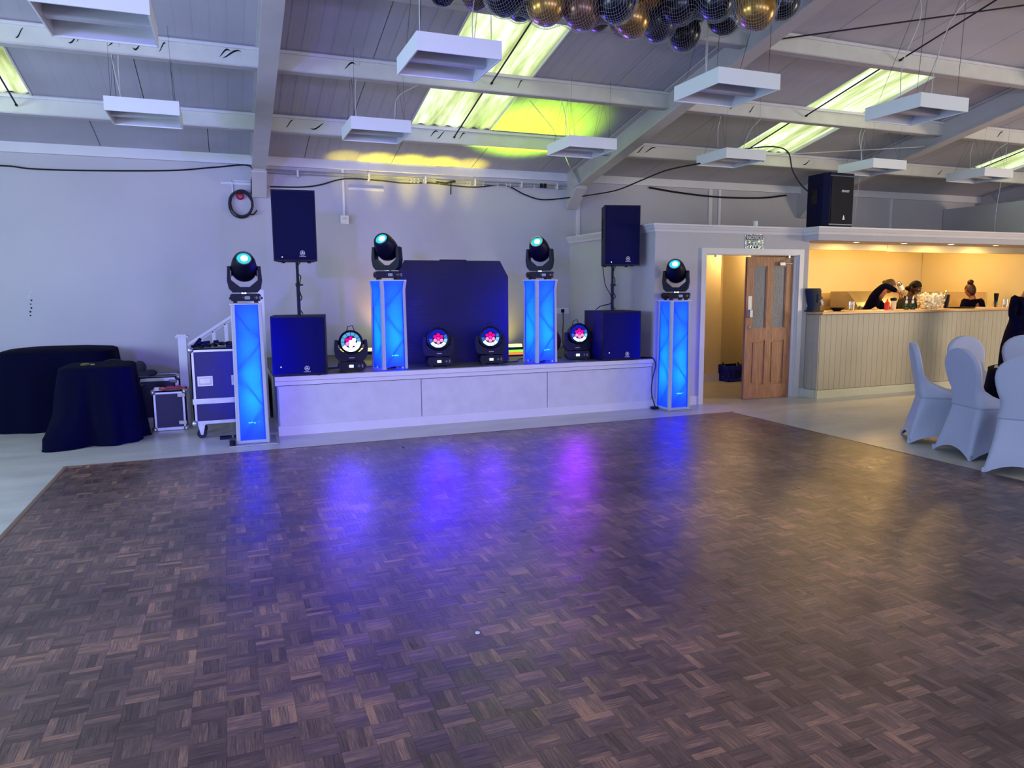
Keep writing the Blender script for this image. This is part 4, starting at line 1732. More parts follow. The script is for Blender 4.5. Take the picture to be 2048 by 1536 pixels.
FP = fixture_proto()
FX = [(-.635, 5.27, 'largest square pendant light, cut by the top edge near the first rafter', 0), (1.605, 5.335, 'square pendant light in front of the long greenish skylight', 0), (4.04, 5.285, 'square pendant light crossing the slanted rafter below the balloons', 0),
      (6.245, 5.28, 'square pendant light in front of the second skylight, highest on the dining side', 0),
      (-.615, 7.88, 'square pendant light hanging left of the first rafter over the flight cases', 0), (1.57, 7.90, 'square pendant light above the beam light left of the board', 0), (4.04, 7.98, 'square pendant light touching the foot of the slanted rafter', 0),
      (6.21, 7.98, 'square pendant light with a black cable looped to it above the oak door', 0), (8.59, 7.92, 'square pendant light just above the older loudspeaker on the bar ledge', 0), (10.80, 7.94, 'square pendant light farthest away over the right part of the bar', 0)]
for i, (x, y, lab, rz) in enumerate(FX):
    o = FP if i == 0 else copy_tree(FP)
    o.location = (x, y, 3.175)
    o.rotation_euler = (0, 0, math.radians(rz))
    o['label'] = lab
    o['group'] = 'square pendant lights'
    py = 5.01 if i < 4 else 7.86
    zt = ceil_z(py) - .19
    m = MB()
    for sx in (-1, 1):
        for sy in (-1, 1):
            m.tube([(sx * .26, sy * .22, .12), (sx * .24, py - y, zt - 3.175)], .0012, 4)
    m.v = [Matrix.Rotation(math.radians(-rz), 4, 'Z') @ v for v in m.v]
    m.build('suspension_wire', M['cable'], o)
    q = random.Random(40 + i)
    H0 = zt - 3.175
    pts = [(-.2, 0, .12), (-.2 + q.uniform(-.02, .02), .0, H0 * .4), (-.22 + q.uniform(-.09, .05), (py - y) * .6, H0 * .75), (-.24 + q.uniform(-.25, .03), py - y, H0)]
    if i % 2:
        pts = [(-a, b, c) for a, b, c in pts]
    MB().tube(smooth_path(pts, 6), .0035, 6).build('supply_cable', M['cable_white'], o)

# tie rods along the slope and the thin bracing rod
M['rod'] = mat('dark_tie_rod', '#2a2830', .5, .5)
for x, y0, y1, lab in ((2.84, 9.22, 6.50, 'thin dark tie rod crossing the long greenish skylight'), (-1.85 - .08, 9.22, 6.50, 'thin dark tie rod crossing the skylight at the left edge'), (7.25, 9.22, 5.0, 'thin dark tie rod running up past the second skylight'), (12.2, 9.22, 5.0, 'thin dark tie rod beside the farthest skylight')):
    m = MB()
    for a, b in ((y0, 7.92), (7.80, max(y1, 6.5))) + (((6.38, y1),) if y1 < 6 else ()):
        m.cyl((x, a, ceil_z(a) - .13), (x, b, ceil_z(b) - .09), .009, 8)
        m.cyl((x, a - .0, ceil_z(a) - .13), (x, a - .03, ceil_z(a) - .13), .014, 8)
    tag(m.build('tie_rod', M['rod']), lab, 'rod', 'roof tie rods')
m = MB()
m.cyl((5.25, 6.47, ceil_z(6.47) - .12), (8.2, 5.0, ceil_z(5.0) - .1), .008, 6)
tag(m.build('bracing_rod', M['rod']), 'slim bracing rod slanting over the roof at the upper right', 'rod')
m = MB()
m.cyl((9.75, 8.05, 3.62), (6.9, 8.9, 3.44), .006, 6)
tag(m.build('bracing_wire', M['cable_white']), 'pale taut wire from the third rafter to below the second skylight', 'wire')
m = MB()
m.tube([(5.05, 10.2, 3.26), (3.62, 7.9, 3.42), (3.05, 7.2, 3.5)], .004, 5)
tag(m.build('cord', M['cable_white']), 'white cord stretched from the roof to the foot of the slanted rafter', 'cord')

# ------------------------------------------------------------------ things on the back wall
cabA = [(-3.4, 10.56, 3.05), (-2.43, 10.56, 3.08), (-2.12, 10.56, 3.06), (-1.54, 10.56, 3.07), (-.58, 10.56, 3.12), (-.04, 10.56, 3.19), (.39, 10.56, 3.23), (.40, 10.56, 3.0), (.39, 10.56, 2.86)]
tag(MB().tube(smooth_path(cabA, 6), .010, 6).build('wall_cable', M['cable']), 'black cable strung along the back wall left of the first rafter', 'cable')
cabB = [(.64, 10.55, 2.97), (1.03, 10.55, 2.98), (1.29, 10.55, 3.02), (1.64, 10.55, 3.12), (2.13, 10.55, 3.12), (2.49, 10.55, 3.10), (2.86, 10.55, 3.12), (3.2, 10.55, 3.10), (3.56, 10.55, 3.09), (4.04, 10.55, 3.14), (4.36, 10.55, 3.02), (4.66, 10.55, 2.95), (5.04, 10.45, 2.98), (5.3, 10.2, 3.0), (5.5, 9.7, 3.02), (5.62, 9.2, 3.1), (5.72, 8.7, 3.17), (5.90, 8.2, 3.19)]
tag(MB().tube(smooth_path(cabB, 6), .010, 6).build('wall_cable', M['cable']), 'long black cable sagging along the back wall and out to a pendant light', 'cable')
t = thing('cable_coil', 'coil of black cable hanging from a hook beside the first rafter', 'cable coil', (.25, 10.53, 2.72))
q = random.Random(2)
m = MB()
for k in range(5):
    pts = []
    rx, rz_k = .14 + q.uniform(-.012, .012), .165 + q.uniform(-.015, .015)
    for i in range(28):
        a = 2 * PI * i / 28
        pts.append((rx * math.cos(a) + q.uniform(-.003, .003) + .004 * k, -.012 * (k % 3) + .02, rz_k * math.sin(a) + .004 * k))
    m.tube(pts, .009, 6, closed=True)
m.tube(smooth_path([(.10, 0, -.12), (.15, 0, -.13), (.19, 0, -.09), (.20, 0, -.07)], 4), .010, 6)
m.build('loops', M['cable'], t)
MB().box((.0, 0, .155), (.02, .03, .06)).build('tie', M['rubber'], t)
t = thing('alarm_bell', 'small red round alarm on the wall inside the cable coil', 'alarm', (.25, YW - .004, 2.83))
MB().lathe([(0, .06), (.03, .058), (.045, .04), (.05, .0), (0, 0)], 20, Matrix.Rotation(PI / 2, 4, 'X')).build('dome', mat('red_gloss_plastic', '#a01030', .3), t, smooth=True)
t = thing('wall_trunking', 'slim white trunking bent round to the red alarm on the wall', 'trunking', (0, 0, 0))
MB().b2((.15, YW - .02, 3.02), (.39, YW, 3.035)).b2((.15, YW - .02, 2.86), (.165, YW, 3.03)).build('trunk', M['trim'], t)
t = thing('wall_switch_box', 'grey wall box with a white conduit dropping from the beam', 'switch', (1.62, YW, 2.56))
MB().b2((-.058, -.045, -.06), (.058, 0, .06), bev=.008).build('box', M['white_plastic'], t)
MB().b2((-.03, -.048, .005), (.03, -.044, .022)).build('label_plate', M['tile'], t)
MB().b2((-.018, -.022, .06), (.012, 0, .685)).build('conduit', M['trim'], t)
t = thing('curtain_track', 'double curtain track with leftover hooks under the beam of the back wall', 'track', (0, 0, 0))
MB().cyl((.6, 10.50, 3.185), (5.03, 10.50, 3.165), .010, 8).build('rail', M['alu'], t)
MB().cyl((.6, 10.53, 3.150), (5.03, 10.53, 3.130), .008, 8).build('rail', M['alu'], t)
for x in (1.0, 1.97, 2.79, 3.55, 4.3, 4.9):
    MB().b2((x - .012, 10.49, 3.11), (x + .012, YW - .01, 3.20)).build('bracket', M['trim'], t)
hk = None
for x in (1.97, 2.57, 2.62, 2.68, 2.75, 2.79, 3.0, 3.42, 3.46, 3.67, 3.9, 4.04, 4.1, 4.5):
    if hk is None:
        hk = MB().tube([(0, 0, 0), (.012, 0, -.02), (.014, 0, -.05), (0, 0, -.062), (-.01, 0, -.05)], .004, 5).mesh('hook', M['white_plastic'])
    o = bpy.data.objects.new('hook', hk)
    C.objects.link(o)
    o.parent = t
    o.location = (x, 10.495, 3.165)
t = thing('cable_bundle', 'short black bundle of tape and cable hanging on the curtain track', 'cable', (0, 0, 0))
MB().tube(smooth_path([(2.95, 10.49, 3.13), (3.08, 10.49, 3.115), (3.17, 10.49, 3.14), (3.24, 10.49, 3.15)], 4), .016, 6).tube([(3.17, 10.485, 3.14), (3.165, 10.485, 2.96)], .009, 6).build('bundle', M['cable'], t)
t = thing('track_clip', 'pair of black clips on the curtain track near the slanted rafter', 'clip', (4.66, 10.49, 3.15))
MB().b2((-.05, -.02, -.03), (-.015, .02, .035)).b2((.01, -.02, -.03), (.045, .02, .035)).build('clip', M['black'], t)
t = thing('double_socket', 'white double socket with a black plug on the back wall behind the stage', 'socket', (5.02, YW, 1.22))
MB().b2((-.125, -.012, -.045), (.125, 0, .045), bev=.004).build('plate', M['white_plastic'], t)
MB().b2((-.02, -.05, -.03), (.03, -.012, .03), bev=.008).build('plug', M['black'], t)
MB().tube(smooth_path([(.005, -.045, -.02), (.0, -.06, -.2), (-.03, -.10, -.40), (-.05, -.15, -.56)], 5), .007, 6).build('lead', M['cable'], t)
t = thing('ledge_plug', 'black plug with a looped lead on the partition ledge against the wall', 'plug', (7.72, 10.3, 2.355))
MB().b2((-.03, -.02, 0), (.03, .02, .08), bev=.01).tube(smooth_path([(.03, 0, .05), (.10, 0, .06), (.13, 0, .02), (.14, 0, 0)], 4), .007, 6).build('body', M['black'], t)
t = thing('paper_cup', 'upturned white paper cup on the ledge above the notice', 'cup', (6.87, 8.25, 2.347))
MB().lathe([(0, 0), (.04, 0), (.032, .13), (0, .13)], 16).build('cup', M['white_plastic'], t)
# filler holes and stickers on the wall at the left
MKS = [(57, 0), (0, 0)]
q = random.Random(9)
for k in range(9):
    z = 1.66 - k * .047
    r = (.022 if k < 4 else .011) * q.uniform(.8, 1.1)
    o = MB().lathe([(0, 0), (r, 0), (r, .0015), (0, .0015)], 10, Matrix.Translation((-2.26 + q.uniform(-.02, .03), YW - .0005, z)) @ Matrix.Rotation(PI / 2, 4, 'X')).build('filled_hole', M['steel_paint'] if k < 4 else M['dark_gap'], wb)
m = MB()
sg = thing('notice_sign', 'small silver notice sign on the wall above the doorway', 'sign', (6.735, PY - .002, 2.19))
m.b2((-.155, -.005, -.10), (.155, 0, .10), bev=.002)
m.build('plate', mat('mirror_silver', '#8fa0aa', .22, .85, var=.25, scale=14, bump=.4, bscale=25), sg)
m = MB()
m.b2((-.145, -.0065, .015), (.145, -.0055, .085))
m.build('panel', mat('notice_blue', '#3c4c60', .4), sg)
lg = MB()
text_on(lg, 'NOTICE', .070, (0, -.008, .048), spacing=1.02)
lg.build('lettering', M['logo'], sg)
m = MB()
for k, w_ in enumerate((.26, .20, .24)):
    m.b2((-w_ / 2, -.0065, -.012 - k * .018), (w_ / 2, -.0055, -.006 - k * .018))
m.sphere((-.045, -.006, -.078), .012, 10, 6, (1, .2, 1)).sphere((.0, -.006, -.078), .012, 10, 6, (1.6, .2, 1)).sphere((.05, -.006, -.078), .012, 10, 6, (1, .2, 1))
m.build('small_print', M['black'], sg)

# speaker lead from the roof to the loudspeaker above the bar
ld = [(7.0, 8.7, 3.53), (7.15, 8.3, 3.50), (7.25, 8.1, 3.40), (7.30, 8.05, 3.15), (7.48, 8.05, 2.95), (7.72, 8.10, 2.85)]
tag(MB().tube(smooth_path(ld, 6), .009, 6).build('speaker_lead', M['cable']), 'black lead hanging from the roof to the older loudspeaker above the bar', 'cable')
ld2 = [(6.6, 10.56, 3.22), (7.2, 10.56, 3.16), (8.0, 10.56, 3.12), (8.9, 10.56, 3.14), (9.4, 10.5, 3.2)]
tag(MB().tube(smooth_path(ld2, 6), .016, 6).build('speaker_lead', M['cable']), 'thick black cables bunched along the back wall above the bar', 'cable')
for x, y, lab in ((9.05, 8.6, 'thin chain hanging above the bar ledge behind the older loudspeaker'), (11.6, 8.2, 'thin chain hanging above the right half of the bar'), (12.3, 8.2, 'thin chain hanging near the far right above the bar')):
    m = MB()
    zt = ceil_z(7.86) - .19
    m.cyl((x, y, 2.75), (x, y - .1, zt), .002, 4)
    for k in range(16):
        z = 2.39 + k * .023
        m.tube([(x + .006 * math.cos(a) * (1 - k % 2) , y + .006 * math.cos(a) * (k % 2), z + .014 * math.sin(a)) for a in [i * PI / 3 for i in range(6)]], .002, 4, closed=True)
    tag(m.build('hanging_chain', M['alu']), lab, 'chain', 'chains hanging above the bar')

# cables on the stage and by its right end
for pts, lab, r in (([(5.0, 8.35, ZS + .01), (5.10, 8.2, ZS + .012), (5.14, 8.07, ZS + .01), (5.16, 8.03, ZS - .08), (5.12, 8.03, .40), (5.10, 8.02, .22), (5.14, 7.98, .02), (5.22, 8.03, .01)], 'black lead running over the stage edge down to the floor by the right totem', .008),
                     ([(1.0, 8.5, ZS + .01), (1.1, 8.62, ZS + .01), (1.3, 8.66, ZS + .01), (1.42, 8.55, ZS + .01), (1.55, 8.6, ZS + .01), (1.68, 8.55, ZS + .01)], 'tangled black lead on the stage between left wash light and totem', .007),
                     ([(3.15, 8.6, ZS + .01), (3.28, 8.42, ZS + .01), (3.42, 8.5, ZS + .01), (3.55, 8.75, ZS + .01), (3.9, 8.8, ZS + .01), (4.1, 8.65, ZS + .01)], 'black leads looping round the base of the right stage totem', .007),
                     ([(.99, 8.4, ZS + .06), (1.04, 8.55, ZS + .03), (1.12, 8.7, ZS + .01), (1.3, 8.75, ZS + .01)], 'lead behind the left subwoofer', .006),
                     ([(4.50, 8.45, 1.29), (4.56, 8.42, 1.34), (4.66, 8.40, 1.36), (4.69, 8.38, 1.38)], 'short black lead arching on top of the right subwoofer to its pole', .007),
                     ([(4.57, 8.40, 1.87), (4.60, 8.38, 1.62), (4.66, 8.36, 1.50), (4.69, 8.36, 1.42)], 'black lead from the right loudspeaker down to its pole', .006)):
    tag(MB().tube(smooth_path(pts, 6), r, 6).build('stage_lead', M['cable']), lab, 'cable')
t = thing('cable_reel_box', 'black connector block lying on the floor between stage and right totem', 'connector', (5.12, 7.99, 0))
MB().b2((-.03, -.04, 0), (.05, .04, .035), bev=.008).build('block', M['black'], t)
t = thing('red_holdall', 'dark red soft bag behind the wash light by the right subwoofer', 'bag', (4.32, 9.45, ZS))
m = MB()
m.sphere((0, 0, .17), .17, 16, 10, (.85, .7, 1.0))
m.v = [Vector((v.x, v.y, max(v.z, 0))) for v in m.v]
m.build('bag', mat('dark_red_fabric', '#5a0f22', .8, bump=.2, bscale=20), t, smooth=True)

# ------------------------------------------------------------------ black cloths over tables at the left
def draped(name, label, x0, x1, y0, y1, z, flare, seed, puddle=None, hump=0, mat_=None):
    q = random.Random(seed)
    n = 96
    cx, cy = (x0 + x1) / 2, (y0 + y1) / 2
    a, b = (x1 - x0) / 2, (y1 - y0) / 2
    ph = [q.uniform(0, 6.28) for _ in range(4)]
    rings = []
    T_ = [(.0, .02, 0), (.55, 0, 0), (.93, 0, 0), (1.0, -.012, 0), (1.012, -.04, 0), (1.02, -.15, .2), (1.03, -.35, .5), (1.04, -.6, .8), (1.05, -.85, 1.0), (1.06, -.97, 1.1), (1.07, -1.0, 1.2)]
    for (s, dz, fl) in T_:
        ring = []
        for i in range(n):
            t_ = 2 * PI * i / n
            c, s_ = math.cos(t_), math.sin(t_)
            e = 5.0
            k = (abs(c) ** e + abs(s_) ** e) ** (-1 / e)
            px, py = c * k * a, s_ * k * b
            zz = z + (dz * z if dz < 0 and dz <= -.15 else dz if dz < 0 else 0)
            w_ = fl * flare * (.55 + .3 * math.sin(5 * t_ + ph[0]) + .25 * math.sin(9 * t_ + ph[1]) + .12 * math.sin(17 * t_ + ph[2]))
            r = Vector((c, s_))
            p = Vector((px, py)) * s + r * w_
            if puddle and fl > .95:
                d = math.exp(-((t_ - puddle[0] + PI) % (2 * PI) - PI) ** 2 / .12)
                p += r * puddle[1] * d
            if hump and dz >= 0:
                zz += hump * (1 - s) * 2
            ring.append((cx + p.x, cy + p.y, max(zz, .004)))
        rings.append(ring)
    rings[0] = [(cx + (p[0] - cx) * .02 + .0001 * math.cos(i), cy + (p[1] - cy) * .02, z + hump) for i, p in enumerate(rings[1])]
    t = thing(name, label, 'draped table')
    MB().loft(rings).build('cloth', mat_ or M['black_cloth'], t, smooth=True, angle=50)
    MB().b2((x0 + .05, y0 + .05, .0), (x0 + .10, y0 + .10, z - .03)).build('leg', M['black'], t)
    MB().b2((x1 - .10, y1 - .10, .0), (x1 - .05, y1 - .05, z - .03)).build('leg', M['black'], t)
    return t


draped('draped_table', 'small table under a black cloth that puddles on the floor, nearest the dance floor', -1.64, -.97, 8.36, 9.15, .80, .085, 4, (4.05, .20))
draped('draped_table', 'longer black draped table behind the small one, against the back wall', -2.44, -1.28, 9.45, 10.35, .90, .06, 6, (5.9, .08), .03)
draped('draped_table', 'black draped table at the left edge of the photo by the back wall', -3.95, -2.64, 9.76, 10.45, .83, .05, 8, None, .02)
t = thing('stage_cover_bundle', 'small knotted black bundle on the table at the left edge', 'bundle', (-2.74, 9.95, .84))
MB().sphere((0, 0, .045), .05, 12, 8, (1.5, .8, .9)).sphere((.14, 0, .03), .035, 10, 6, (1.6, .7, .8)).build('bundle', M['black_cloth'], t, smooth=True)
t = thing('fixing_tool', 'small olive metal clamp lying on the small black table', 'clamp', (-1.41, 8.66, .803))
MB().lathe([(0, 0), (.045, 0), (.05, .012), (.03, .022), (0, .022)], 14).b2((.03, -.012, 0), (.085, .012, .014)).build('clamp', mat('olive_brass', '#6d6a3c', .4, .5), t)
t = thing('soft_bag', 'black soft bag with a looped strap behind the small draped table', 'bag', (-1.22, 9.32, 0))
m = MB()
m.b2((-.18, -.06, 0), (.20, .06, .70), bev=.05)
m.build('bag', M['black_cloth'], t, smooth=True)
MB().tube(smooth_path([(-.16, -.05, .67), (-.13, -.05, .76), (-.04, -.05, .80), (.06, -.05, .79), (.10, -.05, .77)], 5), .011, 6).build('strap', M['rubber'], t)
t = thing('mesh_pouch', 'limp dark pouch slumped on the low flight case lid', 'bag', (-.98, 9.70, .547))
m = MB()
m.loft([[(x_ + .12 * math.cos(a), .06 * math.sin(a), z_ + .04 * math.cos(a) * .3) for a in [2 * PI * i / 12 for i in range(12)]] for x_, z_ in ((.03, .015), (.0, .07))], True)
m.sphere((-.03, 0, .11), .08, 12, 8, (.9, .5, 1.1)).sphere((.08, 0, .045), .06, 12, 8, (1.3, .7, .7))
m.v = [Vector((v.x, v.y, max(v.z, 0))) for v in m.v]
m.build('pouch', mat('grey_mesh_fabric', '#2e2e44', .8, bump=.3, bscale=90), t, smooth=True)


def flight_case(name, label, x0, x1, y0, y1, z0, z1, frame=.03, lid=None, handles=(), latches=(), castors=False, mid=None):
    t = thing(name, label, 'flight case', ((x0 + x1) / 2, (y0 + y1) / 2, 0))
    a, b = (x1 - x0) / 2, (y1 - y0) / 2
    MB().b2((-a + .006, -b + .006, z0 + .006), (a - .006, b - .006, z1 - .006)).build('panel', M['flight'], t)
    m = MB()
    f = frame
    for sx in (-1, 1):
        for sy in (-1, 1):
            m.b2((sx * a, sy * b, z0), (sx * (a - f), sy * (b - .012), z1)).b2((sx * a, sy * b, z0), (sx * (a - .012), sy * (b - f), z1))
    for z in (z0, z1 - f):
        for s in (-1, 1):
            m.b2((-a, s * b, z), (a, s * (b - .012), z + f)).b2((s * a, -b, z), (s * (a - .012), b, z + f))
    for z in (z1 - .012,):
        for s in (-1, 1):
            m.b2((-a, s * b, z), (a, s * (b - f), z + .012)).b2((s * a, -b, z), (s * (a - f), b, z + .012))
    if mid:
        m.b2((-a, -b - .001, mid - .028), (a, -b + .012, mid + .028))
        m.b2((-a, -b - .004, mid - .003), (a, -b, mid + .003))
    m.build('edging', M['alu'], t)
    for sx in (-1, 1):
        for z in (z0, z1):
            MB().sphere((sx * (a - .008), -b + .008, z + (.012 if z == z0 else -.012)), .032, 12, 8).build('ball_corner', M['alu'], t, smooth=True)
    for hx, hz in handles:
        m = MB()
        m.b2((hx - .075, -b - .004, hz - .052), (hx + .075, -b + .002, hz - .040)).b2((hx - .075, -b - .004, hz + .040), (hx + .075, -b + .002, hz + .052)).b2((hx - .075, -b - .004, hz - .04), (hx - .062, -b + .002, hz + .04)).b2((hx + .062, -b - .004, hz - .04), (hx + .075, -b + .002, hz + .04))
        m.b2((hx - .062, -b - .002, hz - .04), (hx + .062, -b + .001, hz + .04), mi=1)
        m.b2((hx - .05, -b - .014, hz - .022), (hx + .05, -b - .004, hz + .028), mi=0)
        m.build('handle', [M['alu'], M['steel']], t)
    for lx, lz in latches:
        m = MB()
        m.b2((lx - .045, -b - .012, lz - .022), (lx + .04, -b, lz + .022), bev=.004).b2((lx - .01, -b - .02, lz - .012), (lx + .008, -b - .01, lz + .014))
        m.build('latch', M['chrome'], t)
    if castors:
        for sx in (-1, 1):
            for sy in (-1, 1):
                m = MB()
                m.b2((sx * (a - .07) - .045, sy * (b - .06) - .04, z0 - .012), (sx * (a - .07) + .045, sy * (b - .06) + .04, z0))
                m.prism([(sx * (a - .07) - .035, z0 - .012), (sx * (a - .07) + .035, z0 - .012), (sx * (a - .07) + .012, .04), (sx * (a - .07) - .012, .04)], sy * (b - .06) - .028, sy * (b - .06) - .022, 'xz')
                c_ = m.build('castor', M['alu'], t)
                m = MB()
                m.cyl((sx * (a - .07) - .0, sy * (b - .06) - .018, .052), (sx * (a - .07), sy * (b - .06) + .018, .052), .05, 18)
                m.build('wheel', M['rubber'], c_, smooth=True)
    return t


flight_case('flight_case', 'tall wheeled flight case with two handles beside the left totem', -.385, .26, 8.26, 8.70, .16, .965, .034, handles=((-.19, .62), (.145, .62)), castors=True, mid=.405)
flight_case('flight_case', 'small upright flight case with a red cloth on top', -.832, -.490, 8.94, 9.30, .004, .452, .032, latches=((.130, .40), (.130, .085)))
flight_case('flight_case', 'low flight case with a long aluminium lid behind the small one', -1.06, -.58, 9.62, 10.05, .004, .545, .05, latches=((-.20, .44), (.17, .49)))
t = thing('microphone_pile', 'pile of black leads and microphones on the tall flight case', 'cables', (-.15, 8.42, .968))
q = random.Random(12)
m = MB()
for k in range(5):
    pts = [(-.16 + k * .07 + .06 * math.cos(a), .05 * math.sin(a) + q.uniform(-.02, .02), .015 + .010 * k * .6 + .01 * math.sin(2 * a)) for a in [2 * PI * i / 16 for i in range(16)]]
    m.tube(pts, .011, 6, closed=True)
m.build('leads', M['cable'], t)
m = MB()
m.cyl((-.12, -.03, .05), (-.04, .0, .055), .016, 10).sphere((-.14, -.03, .05), .026, 10, 8).cyl((0, -.02, .05), (.05, -.01, .05), .024, 10).cyl((-.19, -.08, .02), (-.13, 0, .09), .018, 8)
m.build('microphone', M['black'], t)
MB().b2((.12, -.05, 0), (.36, .1, .035), bev=.006).build('box', M['black'], t)
t = thing('red_cloth', 'crumpled coral red cloth on the small flight case', 'cloth', (-.64, 9.0, .456))
q = random.Random(4)
nx, ny = 18, 8
vs = [(i / nx * .27 - .12, j / ny * .12 - .05, .014 + .016 * math.sin(i * 1.1 + j) * math.sin(j * 1.3) + q.uniform(0, .008) + (.012 if 4 < i < 15 else 0)) for j in range(ny + 1) for i in range(nx + 1)]
fs = [(j * (nx + 1) + i, j * (nx + 1) + i + 1, (j + 1) * (nx + 1) + i + 1, (j + 1) * (nx + 1) + i) for j in range(ny) for i in range(nx)]
m = MB().add(vs, fs)
o = m.build('cloth', mat('coral_cloth', '#d8505c', .8), t, smooth=True, angle=180)
so = o.modifiers.new('s', 'SOLIDIFY')
so.thickness = .008
t = thing('metal_bracket', 'grey metal clamps lying on the left of the small flight case', 'clamp', (-.79, 9.0, .456))
MB().b2((-.03, -.03, 0), (.07, .03, .02), bev=.004).b2((-.02, -.02, .02), (.03, .02, .038), bev=.004).cyl((.03, 0, .03), (.12, .02, .012), .008).build('clamp', M['alu'], t)
t = thing('power_distribution_box', 'flat black box and lead ring on the floor behind the left totem', 'box', (-.02, 8.16, 0))
MB().b2((-.12, -.03, 0), (.0, .05, .03), bev=.004).build('box', M['black'], t)
MB().tube([(.10 + .075 * math.cos(a), .02 + .05 * math.sin(a), .015 + .01 * (i % 2)) for i, a in enumerate([2 * PI * i / 18 for i in range(18)])], .012, 6, closed=True).build('lead', M['cable'], t)
t = thing('scent_can', 'small dark canister on the metal plate of the left totem', 'canister', (-.015, 7.73, .013))
MB().lathe([(0, 0), (.028, 0), (.028, .04), (.02, .05), (0, .05)], 14).build('can', M['black'], t)

# ------------------------------------------------------------------ crate of bottles in the corridor
t = thing('bottle_crate', 'blue plastic basket crate of empty bottles in the corridor', 'crate', (7.99, 10.0 + .0, 0))
a, b, h = .235, .16, .27
m = MB()
for i in range(4):
    R_ = Matrix.Rotation(i * PI / 2, 4, 'Z')
    L_, D_ = (a, b) if i % 2 == 0 else (b, a)
    m.b2((-L_, -D_, 0), (L_, -D_ + .01, .05), R_).b2((-L_, -D_, .20), (L_, -D_ + .01, h), R_).b2((-L_ - .01, -D_ - .014, h - .03), (L_ + .01, -D_ + .01, h), R_)
    n = int(L_ * 2 / .035)
    for k in range(n + 1):
        x = -L_ + k * (2 * L_ / n)
        m.b2((x - .007, -D_, .05), (x + .007, -D_ + .008, .20), R_)
m.b2((-a, -b, 0), (a, b, .008))
m.build('basket', mat('blue_plastic', '#1626c0', .4), t)
MB().b2((.08, -b - .006, .10), (.12, -b, .17)).build('label', M['white_plastic'], t)
M['bottle_dark'] = mat('dark_bottle_glass', '#20242c', .12)
q = random.Random(8)
bm_ = MB().lathe([(0, 0), (.03, 0), (.031, .13), (.014, .18), (.012, .24), (0, .24)], 12).mesh('bottle', M['bottle_dark'], smooth=True)
k = 0
for i in range(5):
    for j in range(3):
        o = bpy.data.objects.new('bottle', bm_)
        C.objects.link(o)
        o.location = (t.location.x - .17 + i * .083, t.location.y - .09 + j * .085, .01 + q.uniform(.0, .06))
        o.rotation_euler = (q.uniform(-.12, .12), q.uniform(-.12, .12), 0)
        tag(o, 'dark empty bottle standing in the blue basket crate', 'bottle', 'empty bottles in the blue crate')

# ------------------------------------------------------------------ banquet chairs in stretch covers
def chair_proto():
    t = thing('covered_chair', '', 'chair')
    def ring(z, yb, yf, w, rr, hem=None, bulge=0.0):
        """rounded rectangle x +-w, y from yb (back, negative) to yf (front)"""
        pts = []
        n = 8
        cor = [(w - rr, yf - rr, 0), (-w + rr, yf - rr, PI / 2), (-w + rr, yb + rr, PI), (w - rr, yb + rr, 3 * PI / 2)]
        segs = []
        for ci, (cx, cy, a0) in enumerate(cor):
            arc = [(cx + rr * math.cos(a0 + PI / 2 * i / 4), cy + rr * math.sin(a0 + PI / 2 * i / 4)) for i in range(5)]
            segs.append(arc)
        for ci in range(4):
            pts += segs[ci]
            p, q_ = segs[ci][-1], segs[(ci + 1) % 4][0]
            for k in range(1, 8):
                u = k / 8
                s = 4 * u * (1 - u)
                x, y = p[0] + (q_[0] - p[0]) * u, p[1] + (q_[1] - p[1]) * u
                inn = bulge * s
                if ci == 0: y -= inn
                if ci == 1: x += inn
                if ci == 2: y += inn
                if ci == 3: x -= inn
                pts.append((x, y, s))
        out = []
        for p in pts:
            s = p[2] if len(p) == 3 else 0
            out.append((p[0], p[1], z + (hem * s if hem else 0)))
        return out
    # skirt, from the floor to the seat: back at -y
    rings = []
    for z, k in ((.006, 0), (.06, .12), (.14, .3), (.24, .52), (.34, .76), (.42, .95), (.455, 1)):
        w = .262 - .062 * math.sin(k * PI / 2)
        yb = -.31 + .10 * k
        yf = .27 - .02 * k
        rr = .02 + .035 * k
        rings.append(ring(z, yb, yf, w, rr, hem=(.085 * max(0, 1 - z / .30)), bulge=.045 * math.sin(PI * min(1, k * 1.05)) ** .8 + .012 * (k < .1)))
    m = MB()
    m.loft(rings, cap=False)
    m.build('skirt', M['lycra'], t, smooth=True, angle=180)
    # seat pad and backrest in one pull of fabric
    rings = []
    for z in (.455, .475, .50, .53, .57, .62, .68, .74, .80, .86, .91, .95, .98, .995, 1.0):
        u = (z - .455) / .545
        yb = -.21 - .10 * u
        th = .058
        if z < .475:
            yf = .25
        else:
            v = (z - .475) / .30
            yf = max(yb + th, .235 * max(0, 1 - v) ** 3.2 + (yb + th) * (1 - max(0, 1 - v) ** 3.2))
        if z < .80:
            w = .205 - .020 * math.sin(PI * min(1, (z - .455) / .25)) + .022 * max(0, min(1, (z - .62) / .18))
        else:
            v = (z - .80) / .20
            w = .227 * math.sqrt(max(0, 1 - v ** 2.3)) + .002
        rr = min(w * .9, (yf - yb) * .45, .05)
        rings.append(ring(z, yb, yf, w, rr))
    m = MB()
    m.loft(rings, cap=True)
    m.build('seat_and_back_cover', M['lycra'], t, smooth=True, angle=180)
    for sx in (-1, 1):
        for sy in (-1, 1):
            y = -.30 if sy < 0 else .262
            MB().b2((sx * .250 - .014, y - .014, 0), (sx * .250 + .014, y + .014, .05), bev=.006).build('foot_pocket', M['lycra'], t)
    return t


